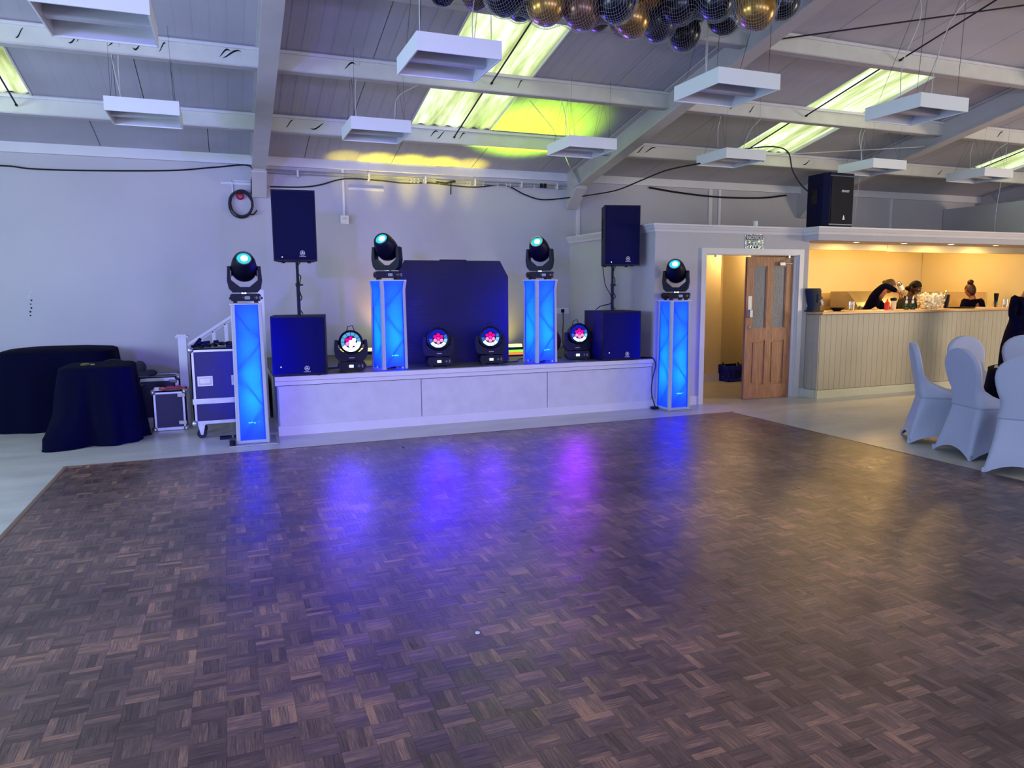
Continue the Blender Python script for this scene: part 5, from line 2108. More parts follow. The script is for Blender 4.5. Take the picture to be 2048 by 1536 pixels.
TC = Vector((7.58, 4.38))
CP = chair_proto()
CH = [((6.68, 5.14), (.73, -.68), 'white covered chair seen from the side, nearest the bar plinth'),
      ((6.50, 4.55), (.93, -.30), 'white covered chair with its back to the dance floor, between the side-on and nearest chairs'),
      ((6.23, 3.99), (.88, .47), 'white covered chair closest to the camera, cut by the right edge'),
      ((7.77, 5.52), (-.25, -1), 'white covered chair on the bar side of the table, mostly behind another chair'),
      ((8.36, 5.37), (-.66, -.75), 'white covered chair across the table at the right edge below the standing woman'),
      ((8.60, 4.2), (-1, .1), 'white covered chair outside the picture at the round table')]
for i, ((x, y), (dx, dy), lab) in enumerate(CH[:5]):
    o = CP if i == 0 else copy_tree(CP)
    o.location = (x, y, 0)
    o.rotation_euler = (0, 0, math.atan2(dy, dx) - PI / 2)
    o['label'] = lab
    o['group'] = 'stretch covered banquet chairs'
t = thing('round_table', 'round banquet table behind the covered chairs', 'table', (TC.x, TC.y, 0))
MB().lathe([(0, .72), (.76, .72), (.76, .745), (0, .745)], 48).build('tabletop', M['oak'], t)
for k in range(4):
    a = k * PI / 2 + .6
    MB().cyl((.45 * math.cos(a), .45 * math.sin(a), 0), (.45 * math.cos(a), .45 * math.sin(a), .72), .016, 10).build('leg', M['alu'], t)
rings = []
n = 96
for k, (r, z) in enumerate(((.02, .75), (.5, .75), (.755, .75), (.768, .742), (.775, .70), (.79, .5), (.81, .25), (.83, .03), (.835, .008))):
    ring = []
    for i in range(n):
        a = 2 * PI * i / n
        w_ = 0 if k < 4 else .018 * (k - 3) * (math.sin(11 * a) * .6 + math.sin(7 * a + 1) * .4)
        ring.append(((r + w_) * math.cos(a), (r + w_) * math.sin(a), z))
    rings.append(ring)
o = MB().loft(rings).build('tablecloth', M['black_cloth'], None, smooth=True, angle=50)
o.location = (TC.x, TC.y, 0)
tag(o, 'black floor length cloth on the round banquet table', 'tablecloth')
M['napkin'] = mat('white_napkin', '#d8d4d8', .8)
for k, (a, lab) in enumerate(((2.15, 'black folded napkin and white card on the table edge between the two nearest chairs'), (2.9, 'black folded napkin on the table near the closest chair'), (1.5, 'black folded napkin at the bar side of the table'))):
    t = thing('place_setting', lab, 'napkin', (TC.x + .58 * math.cos(a), TC.y + .58 * math.sin(a), .752), a)
    MB().b2((-.13, -.11, 0), (.13, .11, .006)).build('card', M['napkin'], t)
    MB().b2((-.12, -.07, .006), (.10, .07, .028), bev=.008).build('napkin', M['black_cloth'], t)
wg = MB().lathe([(0, .002), (.034, .002), (.034, .006), (.004, .01), (.004, .08), (.02, .09), (.038, .12), (.04, .16), (.034, .20), (.032, .20), (.037, .16), (.035, .12), (.0, .095)], 20, cap=False).mesh('wine_glass', M['glass'], smooth=True, angle=50)
for k, (dx, dy, lab) in enumerate(((-.18, .12, 'wine glass seen over the closest chair, left one'), (-.06, .05, 'wine glass seen over the closest chair, middle one'), (.10, -.05, 'wine glass over the closest chair near the frame edge'), (.05, .35, 'wine glass on the bar side of the round table'))):
    o = bpy.data.objects.new('wine_glass', wg)
    C.objects.link(o)
    o.location = (TC.x + dx, TC.y + dy, .751)
    tag(o, lab, 'glass', 'wine glasses on the round table')

# ------------------------------------------------------------------ balloons in a net
M['gold'] = mat('gold_balloon', '#9a7434', .24, .75, var=.04)
M['bronze'] = mat('bronze_balloon', '#6a4a3a', .25, .6)
M['navy'] = mat('black_balloon', '#04051c', .25, .0, spec=.35, coat=.1)
BAL = [(1.74, 5.88, 3.92, .104, 'n'), (1.98, 5.78, 3.9, .111, 'b'), (1.89, 4.9, 3.57, .13, 'n'), (2.3, 5.64, 3.82, .119, 'n'), (2.16, 4.78, 3.49, .127, 'g'), (2.5, 4.88, 3.63, .121, 'g'), (2.39, 4.74, 3.48, .121, 'b'), (2.89, 5.4, 3.72, .115, 'b'), (2.59, 4.62, 3.51, .123, 'n'), (3.04, 5.33, 3.68, .108, 'b'), (2.91, 4.88, 3.56, .121, 'g'), (3.01, 4.85, 3.68, .121, 'g'), (3.17, 4.96, 3.57, .121, 'n'), (3.17, 4.78, 3.62, .121, 'n'), (3.56, 5.13, 3.67, .119, 'n'), (3.6, 5.12, 3.75, .111, 'n'), (3.71, 5.1, 3.92, .119, 'b'), (3.74, 4.94, 3.66, .121, 'n'), (3.36, 4.54, 3.59, .121, 'n'), (3.93, 5.02, 3.91, .115, 'b'), (3.49, 4.26, 3.45, .123, 'g'), (4.17, 4.78, 3.77, .121, 'n')]
q = random.Random(21)
for k in range(26):
    x = q.uniform(1.8, 4.1)
    BAL.append((x, q.uniform(4.5, 5.6), 3.86 + q.uniform(.04, .26), .12, q.choice('nngb')))
# let them push apart a little
P_ = [Vector(b[:3]) for b in BAL]
for it in range(60):
    for i in range(len(P_)):
        for j in range(i):
            d = P_[i] - P_[j]
            mn = (BAL[i][3] + BAL[j][3]) * 1.0
            if 1e-6 < d.length < mn:
                s = d.normalized() * (mn - d.length) * .5
                wi, wj = (.12 if i < 22 else 1), (.12 if j < 22 else 1)
                P_[i] += s * wi * 2 / (wi + wj) * .5
                P_[j] -= s * wj * 2 / (wi + wj) * .5
    for i in range(22, len(P_)):
        P_[i].z = max(P_[i].z, 3.86)
NM = {'g': ('gold', 'shiny gold balloon in the roof net'), 'b': ('bronze', 'brown bronze balloon in the roof net'), 'n': ('navy', 'glossy black balloon in the roof net')}
bmesh_ = {}
for c in 'gbn':
    m = MB()
    prof = [(0, -1.08), (.35, -.98), (.68, -.76), (.9, -.42), (1.0, 0), (.94, .38), (.76, .68), (.48, .9), (.2, 1.0), (.05, 1.06), (.03, 1.10), (.07, 1.16), (0, 1.16)]
    m.lathe(prof, 26)
    bmesh_[c] = m.mesh('balloon', M[NM[c][0]], smooth=True, angle=180)
PLB = ['black balloon at the far left tip of the net', 'bronze balloon second from the left tip of the net', 'large black balloon left of the big gold one, over the long skylight', 'small black balloon tucked behind the big left gold one', 'large gold balloon low at the left of the net', 'gold balloon high between the big left gold one and the middle', 'large bronze balloon just right of the big left gold one', 'bronze balloon low left of the middle of the net', 'large black balloon above the bronze ones left of the middle', 'small bronze balloon hanging lowest left of the middle gold one', 'gold balloon low in the middle of the net', 'gold balloon high in the middle, over the low gold one', 'lowest black balloon in the middle of the net', 'black balloon above the lowest black one in the middle', 'black balloon low, right of the lowest middle one', 'small black balloon behind the right low pair', 'bronze balloon high above the right low pair', 'black balloon low beside the big right gold one', 'large black balloon near the lens, left of the big right gold one', 'bronze balloon high beside the big right gold one', 'large gold balloon low at the right end of the net, nearest of all', 'black balloon at the far right end of the net']
for i, b in enumerate(BAL):
    o = bpy.data.objects.new('balloon', bmesh_[b[4]])
    C.objects.link(o)
    o.location = P_[i]
    o.scale = (b[3] * 1.1,) * 3
    o.rotation_euler = (q.uniform(-.5, .5), q.uniform(-.5, .5), q.uniform(0, 6))
    c_ = {'g': 'gold', 'b': 'bronze', 'n': 'black'}[b[4]]
    tag(o, PLB[i] if i < 22 else c_ + ' balloon in the upper layer of the net, above the picture', 'balloon', 'balloons in the roof net' if i < 22 else 'upper ' + c_ + ' balloons in the roof net')
# net: strands lying over the underside of the pile
def net_z(x, y):
    z = 4.2
    for p, b in zip(P_, BAL):
        r = b[3] * 1.18 + .004
        d2 = (x - p.x) ** 2 + (y - p.y) ** 2
        if d2 < r * r:
            z = min(z, p.z - math.sqrt(r * r - d2))
    return z


def net_pt(x, y, grid={}):
    return (x, y, net_z(x, y))


STEP = .024
nxs, nys = int(2.9 / STEP), int(1.75 / STEP)
G = {}
for i in range(nxs + 1):
    for j in range(nys + 1):
        x, y = 1.5 + i * STEP, 4.1 + j * STEP
        G[i, j] = net_z(x, y)
for it in range(40):       # gaps are bridged by the taut net
    G2 = dict(G)
    for (i, j), z in G.items():
        nb = [G[k] for k in ((i - 1, j), (i + 1, j), (i, j - 1), (i, j + 1)) if k in G]
        G2[i, j] = min(z, sum(nb) / len(nb))
    G = G2
m = MB()
def strand(keys):
    run = []
    for k in keys + [None]:
        ok = k is not None and k in G and G[k] < 4.0
        if ok:
            run.append((1.5 + k[0] * STEP, 4.1 + k[1] * STEP, G[k] - .003))
        else:
            if len(run) > 2:
                m.tube(run, .0006, 3)
            run = []
for s in range(-nys, nxs + 1):
    strand([(s + j, j) for j in range(nys + 1)])
for s in range(0, nxs + nys + 1):
    strand([(s - j, j) for j in range(nys + 1)])
M['net'] = mat('pale_net_cord', '#9a98a8', .5)
o = m.build('balloon_net', M['net'])
tag(o, 'fine white net slung under the roof around the balloons', 'net')

# ------------------------------------------------------------------ things on the bar
ZB = 1.22
t = thing('stone_head_tissue_holder', 'dark stone head figure with a white tissue pulled from its nose at the bar end', 'figurine', (7.775, 8.03, ZB))
# side view facing +x: (x, z) profile, extruded with rounding in y
prof_f = [(.06, 0), (.07, .045), (.062, .080), (.092, .095), (.080, .112), (.096, .125), (.076, .142), (.052, .156), (.142, .190), (.132, .206), (.085, .240), (.058, .262), (.078, .276), (.060, .325), (.03, .33)]
prof_b = [(-.095, 0), (-.10, .05), (-.092, .09), (-.105, .15), (-.125, .25), (-.14, .31), (-.135, .322)]
rings = []
N_ = 14
zs_ = [i / 26 * .33 for i in range(27)]


def interp(P, z):
    P = sorted(P, key=lambda p: p[1])
    for a, b in zip(P, P[1:]):
        if a[1] <= z <= b[1]:
            u = (z - a[1]) / max(b[1] - a[1], 1e-6)
            return a[0] + (b[0] - a[0]) * u
    return P[-1][0] if z > P[-1][1] else P[0][0]


for z in zs_:
    xf, xb = interp(prof_f, z), interp(prof_b, z)
    wy = .075 if .16 < z < .30 else .070
    nose = .14 < z < .235
    ring = []
    for i in range(N_):
        a = 2 * PI * i / N_
        c, s_ = math.cos(a), math.sin(a)
        xc, hx = (.03 + xb) / 2, (.03 - xb) / 2
        x = xc + hx * (abs(c) ** .6) * (1 if c > 0 else -1)
        y = wy * (abs(s_) ** .6) * (1 if s_ > 0 else -1)
        if c > .5:
            k = (c - .5) / .5
            x = .03 + (xf - .03) * k ** (.8 if nose else .45)
            y *= (1 - .5 * k) if nose else 1
        ring.append((x, y, z))
    rings.append(ring)
MB().loft(rings).build('head', mat('slate_blue_resin', '#1b2433', .7, bump=.3, bscale=60), t, smooth=True, angle=50)
for s in (-1, 1):
    MB().b2((-.03, s * .078 - .008, .13), (.0, s * .078 + .008, .25), bev=.006).build('ear', mat('slate_resin_ear', '#1b2433', .7), t)
MB().b2((-.115, -.09, 0), (.09, .09, .02), bev=.005).build('plinth', mat('slate_resin_base', '#1b2433', .7), t)
m = MB()
m.prism([(.088, .15), (.12, .165), (.150, .13), (.135, .11), (.15, .085), (.11, .105)], -.018, .012, 'xz')
m.build('tissue', M['napkin'], t)

t = thing('mixer_tap', 'chrome swan neck tap behind the stone head', 'tap', (8.03, 8.45, 1.08))
MB().cyl((0, 0, 0), (0, 0, .05), .022).tube(smooth_path([(0, 0, .04), (0, 0, .24), (-.02, 0, .29), (-.06, 0, .305), (-.095, 0, .28), (-.105, 0, .23)], 6), .010, 10).build('spout', M['chrome'], t, smooth=True)
MB().cyl((-.105, 0, .20), (-.105, 0, .235), .014).build('nozzle', M['chrome'], t)
t = thing('under_counter', 'stainless service shelf behind the bar front under the tap', 'counter', (0, 0, 0))
MB().b2((7.75, 8.30, 1.04), (12.9, 8.53, 1.08)).b2((7.75, 8.49, .2), (12.9, 8.53, 1.04)).build('shelf', M['steel'], t)
t = thing('fruit_bowl', 'wide dark bowl on the bar between tap and first glass', 'bowl', (8.225, 8.06, ZB))
MB().lathe([(0, 0), (.05, 0), (.055, .008), (.135, .05), (.14, .055), (.13, .055), (.05, .014), (0, .012)], 28, cap=False).build('bowl', mat('dark_oxblood_glaze', '#1c0c14', .3), t, smooth=True, angle=60)
M['lemon'] = mat('lemon_flesh', '#c8a64e', .5)
M['tumbler'] = M['glass']
for x, y, lab in ((8.49, 8.05, 'tall glass jar with lemon pieces near the bowl'), (11.77, 8.05, 'tall glass jar with lemon pieces at the right end of the bar')):
    t = thing('garnish_jar', lab, 'jar', (x, y, ZB), 0, 'glass jars of lemon on the bar')
    MB().lathe([(0, 0), (.042, 0), (.044, .135), (.041, .135), (.039, .006), (0, .006)], 20, cap=False).build('jar', M['glass'], t, smooth=True, angle=50)
    m = MB()
    q = random.Random(int(x))
    for k in range(6):
        m.sphere((q.uniform(-.018, .018), q.uniform(-.018, .018), .018 + k * .004), .017, 8, 6, (1, 1, .7))
    m.build('lemon', M['lemon'], t, smooth=True)
t = thing('squeeze_bottle', 'red squeeze bottle below the hands of the bending barmaid', 'bottle', (9.20, 8.06, ZB))
MB().lathe([(0, 0), (.036, 0), (.036, .10), (.030, .118), (0, .118)], 18).build('body', mat('red_plastic', '#c01418', .35), t, smooth=True)
MB().lathe([(.030, .116), (.018, .125), (.006, .165), (0, .168)], 14).build('nozzle', mat('red_nozzle', '#b01418', .35), t, smooth=True)
t = thing('squeeze_bottle', 'cream squeeze bottle with a black cap beside the red one', 'bottle', (9.325, 8.06, ZB))
MB().lathe([(0, 0), (.037, 0), (.037, .125), (.031, .138), (0, .138)], 18).build('body', mat('cream_plastic', '#d8c8a8', .4), t, smooth=True)
MB().lathe([(.040, .136), (.045, .15), (.043, .175), (.02, .185), (0, .185)], 16).build('cap', M['black'], t, smooth=True)
M['green'] = mat('green_bottle_glass', '#0d3a22', .1, trans=.35)
for x, lab in ((9.595, 'green pourer bottle in front of the dark haired barmaid, nearer the squeeze bottles'), (9.725, 'green pourer bottle in front of the dark haired barmaid, nearer the ice bucket')):
    t = thing('pourer_bottle', lab, 'bottle', (x, 8.06, ZB), 0, 'green pourer bottles')
    MB().lathe([(0, 0), (.038, 0), (.040, .03), (.036, .055), (.018, .085), (.015, .10), (0, .10)], 18).build('bottle', M['green'], t, smooth=True)
    MB().lathe([(.0165, .095), (.0165, .135), (0, .135)], 14).build('collar', M['white_plastic'], t)
    MB().tube([(0, 0, .135), (.0, 0, .16), (.008, 0, .19)], [.008, .005, .003], 8).build('pourer', M['chrome'], t)
t = thing('ice_bucket', 'wide clear acrylic tub full of ice on the bar', 'ice bucket', (10.13, 8.08, ZB))
m = MB()
rings = []
for z, a, b in ((0, .19, .10), (.02, .20, .11), (.24, .245, .14), (.262, .25, .145)):
    rings.append([(a * (abs(math.cos(u)) ** .5) * (1 if math.cos(u) > 0 else -1), b * (abs(math.sin(u)) ** .5) * (1 if math.sin(u) > 0 else -1), z + (.018 * abs(math.cos(u)) ** 3 if z > .2 else 0)) for u in [2 * PI * i / 40 for i in range(40)]])
m.loft(rings, cap=False)
o = m.build('tub', M['glass'], t, smooth=True)
m = MB()
q = random.Random(6)
for k in range(330):
    z = q.uniform(.012, .215) + (.03 if q.random() < .2 else 0)
    kx = .160 + .04 * z / .22
    x, y = q.uniform(-kx, kx), q.uniform(-.085, .085)
    R_ = Matrix.Translation((x, y, z)) @ Matrix.Rotation(q.uniform(0, 3), 4, (q.random() + .1, q.random(), q.random()))
    m.box((0, 0, 0), (.026, .026, .022), R_)
stuff(m.build('ice_cubes', mat('ice', '#fbf4dc', .35), t))
t = thing('cup_stack', 'stack of black cups leaning beside the ice bucket', 'cups', (10.43, 8.06, ZB))
A = Matrix.Rotation(math.radians(6), 4, 'Y')
for k in range(6):
    MB().lathe([(.030, .0), (.036, .12), (.038, .12), (.032, 0), (0, 0)], 18, A @ Matrix.Translation((0, 0, .008 + k * .018)), cap=False).build('cup', M['black'], t)
t = thing('serving_tray', 'round black serving tray lying on the bar', 'tray', (10.80, 8.08, ZB))
MB().lathe([(0, .004), (.17, .004), (.19, .02), (.20, .02), (.18, 0), (0, 0)], 32, cap=False).build('tray', M['black'], t, smooth=True)
t = thing('drip_mat', 'grey ribbed drip mat on the bar right of the black tray', 'mat', (11.22, 8.10, ZB))
MB().b2((-.16, -.09, 0), (.16, .09, .012), bev=.003).build('mat', M['steel_paint'], t)
t = thing('straw_holder', 'glass full of black straws near the right end of the bar', 'straws', (11.555, 8.06, ZB))
MB().lathe([(0, 0), (.030, 0), (.036, .10), (.034, .10), (.028, .006), (0, .006)], 18, cap=False).build('glass', M['glass'], t, smooth=True, angle=50)
m = MB()
q = random.Random(13)
for k in range(46):
    a, r = q.uniform(0, 6.28), q.uniform(0, .022)
    m.cyl((r * math.cos(a) * .8, r * math.sin(a) * .8, .01), (r * 2.1 * math.cos(a), r * 2.1 * math.sin(a), .225 + q.uniform(-.01, .01)), .0032, 5)
stuff(m.build('straws', M['black'], t))
t = thing('lemon_dish', 'small dish of lemon wedges in front of the bending barmaid', 'dish', (8.98, 8.08, ZB))
MB().lathe([(0, 0), (.04, 0), (.055, .02), (.05, .02), (.036, .005), (0, .005)], 18, cap=False).build('dish', M['white_plastic'], t)
MB().sphere((.0, 0, .022), .034, 10, 6, (1, 1, .5)).sphere((.02, .01, .03), .02, 10, 6).build('wedges', M['lemon'], t)
t = thing('bar_machine', 'stainless roll top machine against the tiles behind the bending barmaid', 'machine', (11.05, 10.05, .92))
m = MB()
m.prism([(-.28, 0), (.33, 0), (.33, .56), (-.28, .56)], -.55, .62, 'yz')
m.v = []
m.f = []
m.mi = []
m.prism([(-.30, 0), (.34, 0), (.34, .57), (-.05, .57), (-.24, .38), (-.30, .30)], -.62, .62, 'yz')
m.build('body', M['steel'], t)
m = MB()
m.b2((-.56, -.31, .03), (-.04, -.30, .28)).b2((.04, -.31, .03), (.56, -.30, .28))
m.build('door', mat('smoked_steel', '#6a645c', .3, .7), t)
for x in (-.58, 0, .58):
    MB().b2((x - .012, -.32, .0), (x + .012, -.30, .32)).build('post', M['steel'], t)

# ------------------------------------------------------------------ people
def head_geo(m, c, yaw, pitch, r=1.0, jaw=1.0):
    """head with brow, nose, lips, chin and ears; faces local -y; returns its matrix"""
    A = Matrix.Translation(c) @ Matrix.Rotation(yaw, 4, 'Z') @ Matrix.Rotation(pitch, 4, 'X') @ Matrix.Scale(r, 4)
    n, k = 20, 16
    vs, fs = [], []
    for j in range(k + 1):
        v = j / k
        th = PI * v
        z = -math.cos(th) * .118
        for i in range(n):
            a = 2 * PI * i / n
            rr = math.sin(th)
            x, y = .076 * rr * math.cos(a), .096 * rr * math.sin(a)
            if z < -.02:                       # jaw narrows, neck side recedes
                f = (-.02 - z) / .1
                x *= 1 - .22 * f
                if y > 0:
                    y *= 1 - .45 * f
                else:
                    y *= 1 - .02 * f
            if y < 0:
                front = max(0, -math.sin(a)) ** 14
                if -.045 < z < .02:
                    y -= front * .026 * (1 - abs(z + .028) / .048) if z < .02 else 0
                if .015 < z < .04:
                    y -= front * .004
                if abs(abs(math.cos(a)) - .38) < .2 and 0 < z < .02:
                    y += .007
            vs.append((x, y, z))
    for j in range(k):
        for i in range(n):
            q_ = (i + 1) % n
            fs.append((j * n + i, j * n + q_, (j + 1) * n + q_, (j + 1) * n + i))
    m.add(vs, fs, A)
    for s in (-1, 1):
        m.sphere((s * .078, .012, -.005), .022, 10, 8, (.4, .75, 1.3), A)
    return A


def face_bits(t, A, lips):
    for s in (-1, 1):
        MB().sphere((s * .030, -.083, .008), .011, 10, 8, (1.2, .6, .7), A).build('eye', M['eye'], t)
        MB().sphere((s * .030, -.0885, .008), .0055, 8, 6, (1, .5, 1), A).b2((s * .030 - .016, -.0925, .024), (s * .030 + .016, -.086, .030), A).build('eyebrow', M['hair_black'], t)
    MB().sphere((0, -.090, -.058), .020, 10, 6, (1.1, .35, .38), A).build('lips', lips, t)


def hand_geo(m, wrist, direction, palm_n, side, curl=.5, s=1.0):
    """palm and five bent fingers; direction: wrist to knuckles; palm_n: towards which the fingers curl"""
    w_ = Vector(wrist)
    d = Vector(direction).normalized()
    nrm = Vector(palm_n)
    nrm = (nrm - d * nrm.dot(d)).normalized()
    lat = d.cross(nrm) * side
    V, E_, R_ = [w_], [], [.024 * s]
    V.append(w_ + d * .05 * s)
    R_.append((.034 * s, .016 * s))
    E_.append((0, 1))
    V.append(w_ + d * .085 * s)
    R_.append((.036 * s, .014 * s))
    E_.append((1, 2))
    vs, fs = skin_geo(V, E_, R_, 1)
    m.add(vs, fs)
    for k, (off, L) in enumerate(((-.028, .068), (-.010, .078), (.009, .073), (.026, .058))):
        p = w_ + d * .075 * s + lat * off * s
        pts = [p]
        dd = d.copy()
        for j in range(3):
            dd = (dd * math.cos(curl * .8) + nrm * math.sin(curl * .8)).normalized()
            p = p + dd * (L * s * (.42, .33, .25)[j])
            pts.append(p)
        m.tube(pts, [.0095 * s, .009 * s, .008 * s, .0065 * s], 8)
    p = w_ + d * .028 * s - lat * .025 * s
    th = [p, p + (d * .5 - lat * .7 + nrm * .4).normalized() * .038 * s, p + (d * .8 - lat * .5 + nrm * .6).normalized() * .068 * s]
    m.tube(th, [.013 * s, .011 * s, .008 * s], 8)


def figure(label, base, J, skin, top, hair_fn, yaw, pitch, hands, lower=None, sleeve=1.0, skirt=False, lips=None):
    """J: joints in world coordinates; base: the point on the floor"""
    t = thing('person', label, 'person', base)
    T = Matrix.Translation(-Vector(base))
    W_ = {k: Vector(v) for k, v in J.items()}
    names = ['pelvis', 'belly', 'chest', 'neck', 'head0', 'ls', 'le', 'lw', 'rs', 're', 'rw', 'lh', 'lk', 'la', 'rh', 'rk', 'ra', 'lt', 'rt']
    W_['belly'] = W_['pelvis'].lerp(W_['chest'], .45)
    W_['head0'] = W_['neck'].lerp(W_['head'], .75)
    W_['lt'] = W_['la'] + Vector(J['toe'])
    W_['rt'] = W_['ra'] + Vector(J['toe'])
    ix = {n: i for i, n in enumerate(names)}
    E_ = [('pelvis', 'belly'), ('belly', 'chest'), ('chest', 'neck'), ('neck', 'head0'), ('chest', 'ls'), ('ls', 'le'), ('le', 'lw'), ('chest', 'rs'), ('rs', 're'), ('re', 'rw'), ('pelvis', 'lh'), ('lh', 'lk'), ('lk', 'la'), ('pelvis', 'rh'), ('rh', 'rk'), ('rk', 'ra'), ('la', 'lt'), ('ra', 'rt')]
    E_ = [(ix[a], ix[b]) for a, b in E_]
    rad = dict(pelvis=(.13, .10), belly=(.115, .085), chest=(.13, .10), neck=.052, head0=.048, ls=.055, le=.038, lw=.025, rs=.055, re=.038, rw=.025, lh=.085, lk=.055, la=.036, rh=.085, rk=.055, ra=.036, lt=.03, rt=.03)
    vs, fs = skin_geo([W_[n] for n in names], E_, [rad[n] for n in names], 1)
    m = MB()
    m.add(vs, fs, T)
    mm = MB()
    A = head_geo(mm, W_['head'], yaw, pitch, 1.0)
    for side, w0, d, nrm, curl in hands:
        hand_geo(mm, w0, d, nrm, side, curl)
    m.add([T @ v for v in mm.v], mm.f)
    m.build('body', skin, t, smooth=True, angle=180)
    # clothes: the same skeleton, a little fuller, cut at neck and wrists
    n2 = ['pelvis', 'belly', 'chest', 'neck1', 'ls', 'le', 'lw1', 'rs', 're', 'rw1']
    W_['neck1'] = W_['chest'].lerp(W_['neck'], .62)
    W_['lw1'] = W_['le'].lerp(W_['lw'], .86 * sleeve)
    W_['rw1'] = W_['re'].lerp(W_['rw'], .86 * sleeve)
    i2 = {n: i for i, n in enumerate(n2)}
    e2 = [('pelvis', 'belly'), ('belly', 'chest'), ('chest', 'neck1'), ('chest', 'ls'), ('ls', 'le'), ('le', 'lw1'), ('chest', 'rs'), ('rs', 're'), ('re', 'rw1')]
    r2 = dict(pelvis=(.165, .12), belly=(.145, .105), chest=(.155, .115), neck1=.070, ls=.075, le=.056, lw1=.042, rs=.075, re=.056, rw1=.042)
    vs, fs = skin_geo([W_[n] for n in n2], [(i2[a], i2[b]) for a, b in e2], [r2[n] for n in n2], 1)
    m = MB()
    m.add(vs, fs, T)
    m.build('shirt', top, t, smooth=True, angle=180)
    if skirt:
        rings = []
        for z, a, b in ((.28, .25, .20), (.45, .25, .19), (.70, .24, .18), (.90, .20, .15), (1.06, .150, .12), (1.16, .145, .11)):
            k = (z - .28) / .88
            cx = W_['pelvis'].x * 1 + (W_['chest'].x - W_['pelvis'].x) * max(0, z - .95)
            rings.append([(cx + a * math.cos(u) * (1 + .03 * math.sin(6 * u) * (1 - k)), W_['pelvis'].y + b * math.sin(u), z) for u in [2 * PI * i / 32 for i in range(32)]])
        m = MB()
        m.loft(rings, cap=True)
        m.v = [T @ Vector(v) for v in m.v]
        m.build('skirt', top, t, smooth=True, angle=60)
    else:
        n3 = ['pelvis', 'lh', 'lk', 'la', 'rh', 'rk', 'ra']
        W_['la'] = W_['la'] + Vector((0, 0, .03))
        W_['ra'] = W_['ra'] + Vector((0, 0, .03))
        i3 = {n: i for i, n in enumerate(n3)}
        e3 = [('pelvis', 'lh'), ('lh', 'lk'), ('lk', 'la'), ('pelvis', 'rh'), ('rh', 'rk'), ('rk', 'ra')]
        r3 = dict(pelvis=(.15, .11), lh=.10, lk=.07, la=.06, rh=.10, rk=.07, ra=.06)
        vs, fs = skin_geo([W_[n] for n in n3], [(i3[a], i3[b]) for a, b in e3], [r3[n] for n in n3], 1)
        MB().add(vs, fs, T).build('trousers', lower or M['shirt'], t, smooth=True, angle=180)
    for s, k in (('la', 'lt'), ('ra', 'rt')):
        a_, b_ = Vector(J[s]), W_[k]
        vs, fs = skin_geo([Vector((a_.x, a_.y, .05)), Vector((b_.x, b_.y, .04))], [(0, 1)], [(.05, .045), (.042, .034)], 1)
        MB().add(vs, fs, T).build('shoe', M['black'], t, smooth=True, angle=180)
    AT = T @ A
    face_bits(t, AT, lips or M['lips'])
    hair_fn(t, AT)
    return t


def scalp(AT, front=.015, low=-.03, puff=1.0, cut=.045):
    """cap of hair over crown and back of the head"""
    n, k = 22, 12
    vs, fs = [], []
    for j in range(k + 1):
        v = j / k
        for i in range(n):
            a = 2 * PI * i / n
            back = max(0, math.sin(a))
            thmax = PI * (.42 + .43 * back)
            th = v * thmax
            if math.sin(a) < 0:
                th = v * PI * (.33 + .10 * abs(math.cos(a)))
            rr = math.sin(th)
            vs.append((.084 * puff * rr * math.cos(a), .105 * puff * rr * math.sin(a) + .004, .127 * puff * math.cos(th)))
    for j in range(k):
        for i in range(n):
            q_ = (i + 1) % n
            fs.append((j * n + i, j * n + q_, (j + 1) * n + q_, (j + 1) * n + i))
    fs.append(tuple(k * n + i for i in range(n)))
    return vs, fs


def hair_back(mat_, bun=None, tail=False, extra=()):
    def fn(t, AT):
        m = MB()
        vs, fs = scalp(AT)
        m.add(vs, fs, AT)
        if bun:
            m.sphere(bun[0], bun[1], 14, 10, (1, 1, .9), AT)
            m.sphere((bun[0][0], bun[0][1] * .7, bun[0][2] * .85), bun[1] * .8, 12, 8, (1, 1, 1), AT)
        for c, r, s in extra:
            m.sphere(c, r, 12, 8, s, AT)
        m.build('hair', mat_, t, smooth=True, angle=180)
    return fn


f1 = figure('barmaid in black with hair tied back, arm raised to pour from a bottle', (9.95, 9.05, 0),
            dict(pelvis=(9.90, 9.12, .94), chest=(9.93, 9.0, 1.27), neck=(10.06, 8.93, 1.445), head=(10.155, 8.88, 1.575), rs=(9.84, 8.90, 1.42), re=(9.88, 8.72, 1.60), rw=(10.10, 8.64, 1.475), ls=(10.06, 9.06, 1.38), le=(10.17, 8.92, 1.17), lw=(10.06, 8.70, 1.20), lh=(9.99, 9.14, .88), lk=(10.0, 9.08, .48), la=(10.0, 9.14, .09), rh=(9.81, 9.12, .88), rk=(9.80, 9.06, .48), ra=(9.80, 9.12, .09), toe=(.06, -.13, -.04)),
            M['skin_light'], M['black_cloth'], hair_back(M['hair_brown'], ((0, .10, .03), .035)), math.radians(10), math.radians(22),
            [(1, (10.10, 8.64, 1.475), (.75, -.3, -.6), (-.2, .9, -.4), 1.1), (-1, (10.06, 8.70, 1.20), (-.5, -.7, -.1), (0, 0, -1), .5)])
t = thing('spirit_bottle', 'clear spirit bottle with white label held upside down by the bending barmaid', 'bottle', (10.17, 8.60, 1.435))
A = Matrix.Rotation(math.radians(-34), 4, 'Y') @ Matrix.Scale(1, 4)
MB().lathe([(.012, -.05), (.013, .03), (.036, .075), (.037, .235), (.030, .245), (0, .24)], 18, A, cap=False).build('glass', thin_glass('clear_bottle_glass', (.80, .84, .84), .5), t, smooth=True, angle=60)
MB().lathe([(.0385, .10), (.0385, .19)], 18, A, cap=False).build('label', M['white_plastic'], t)
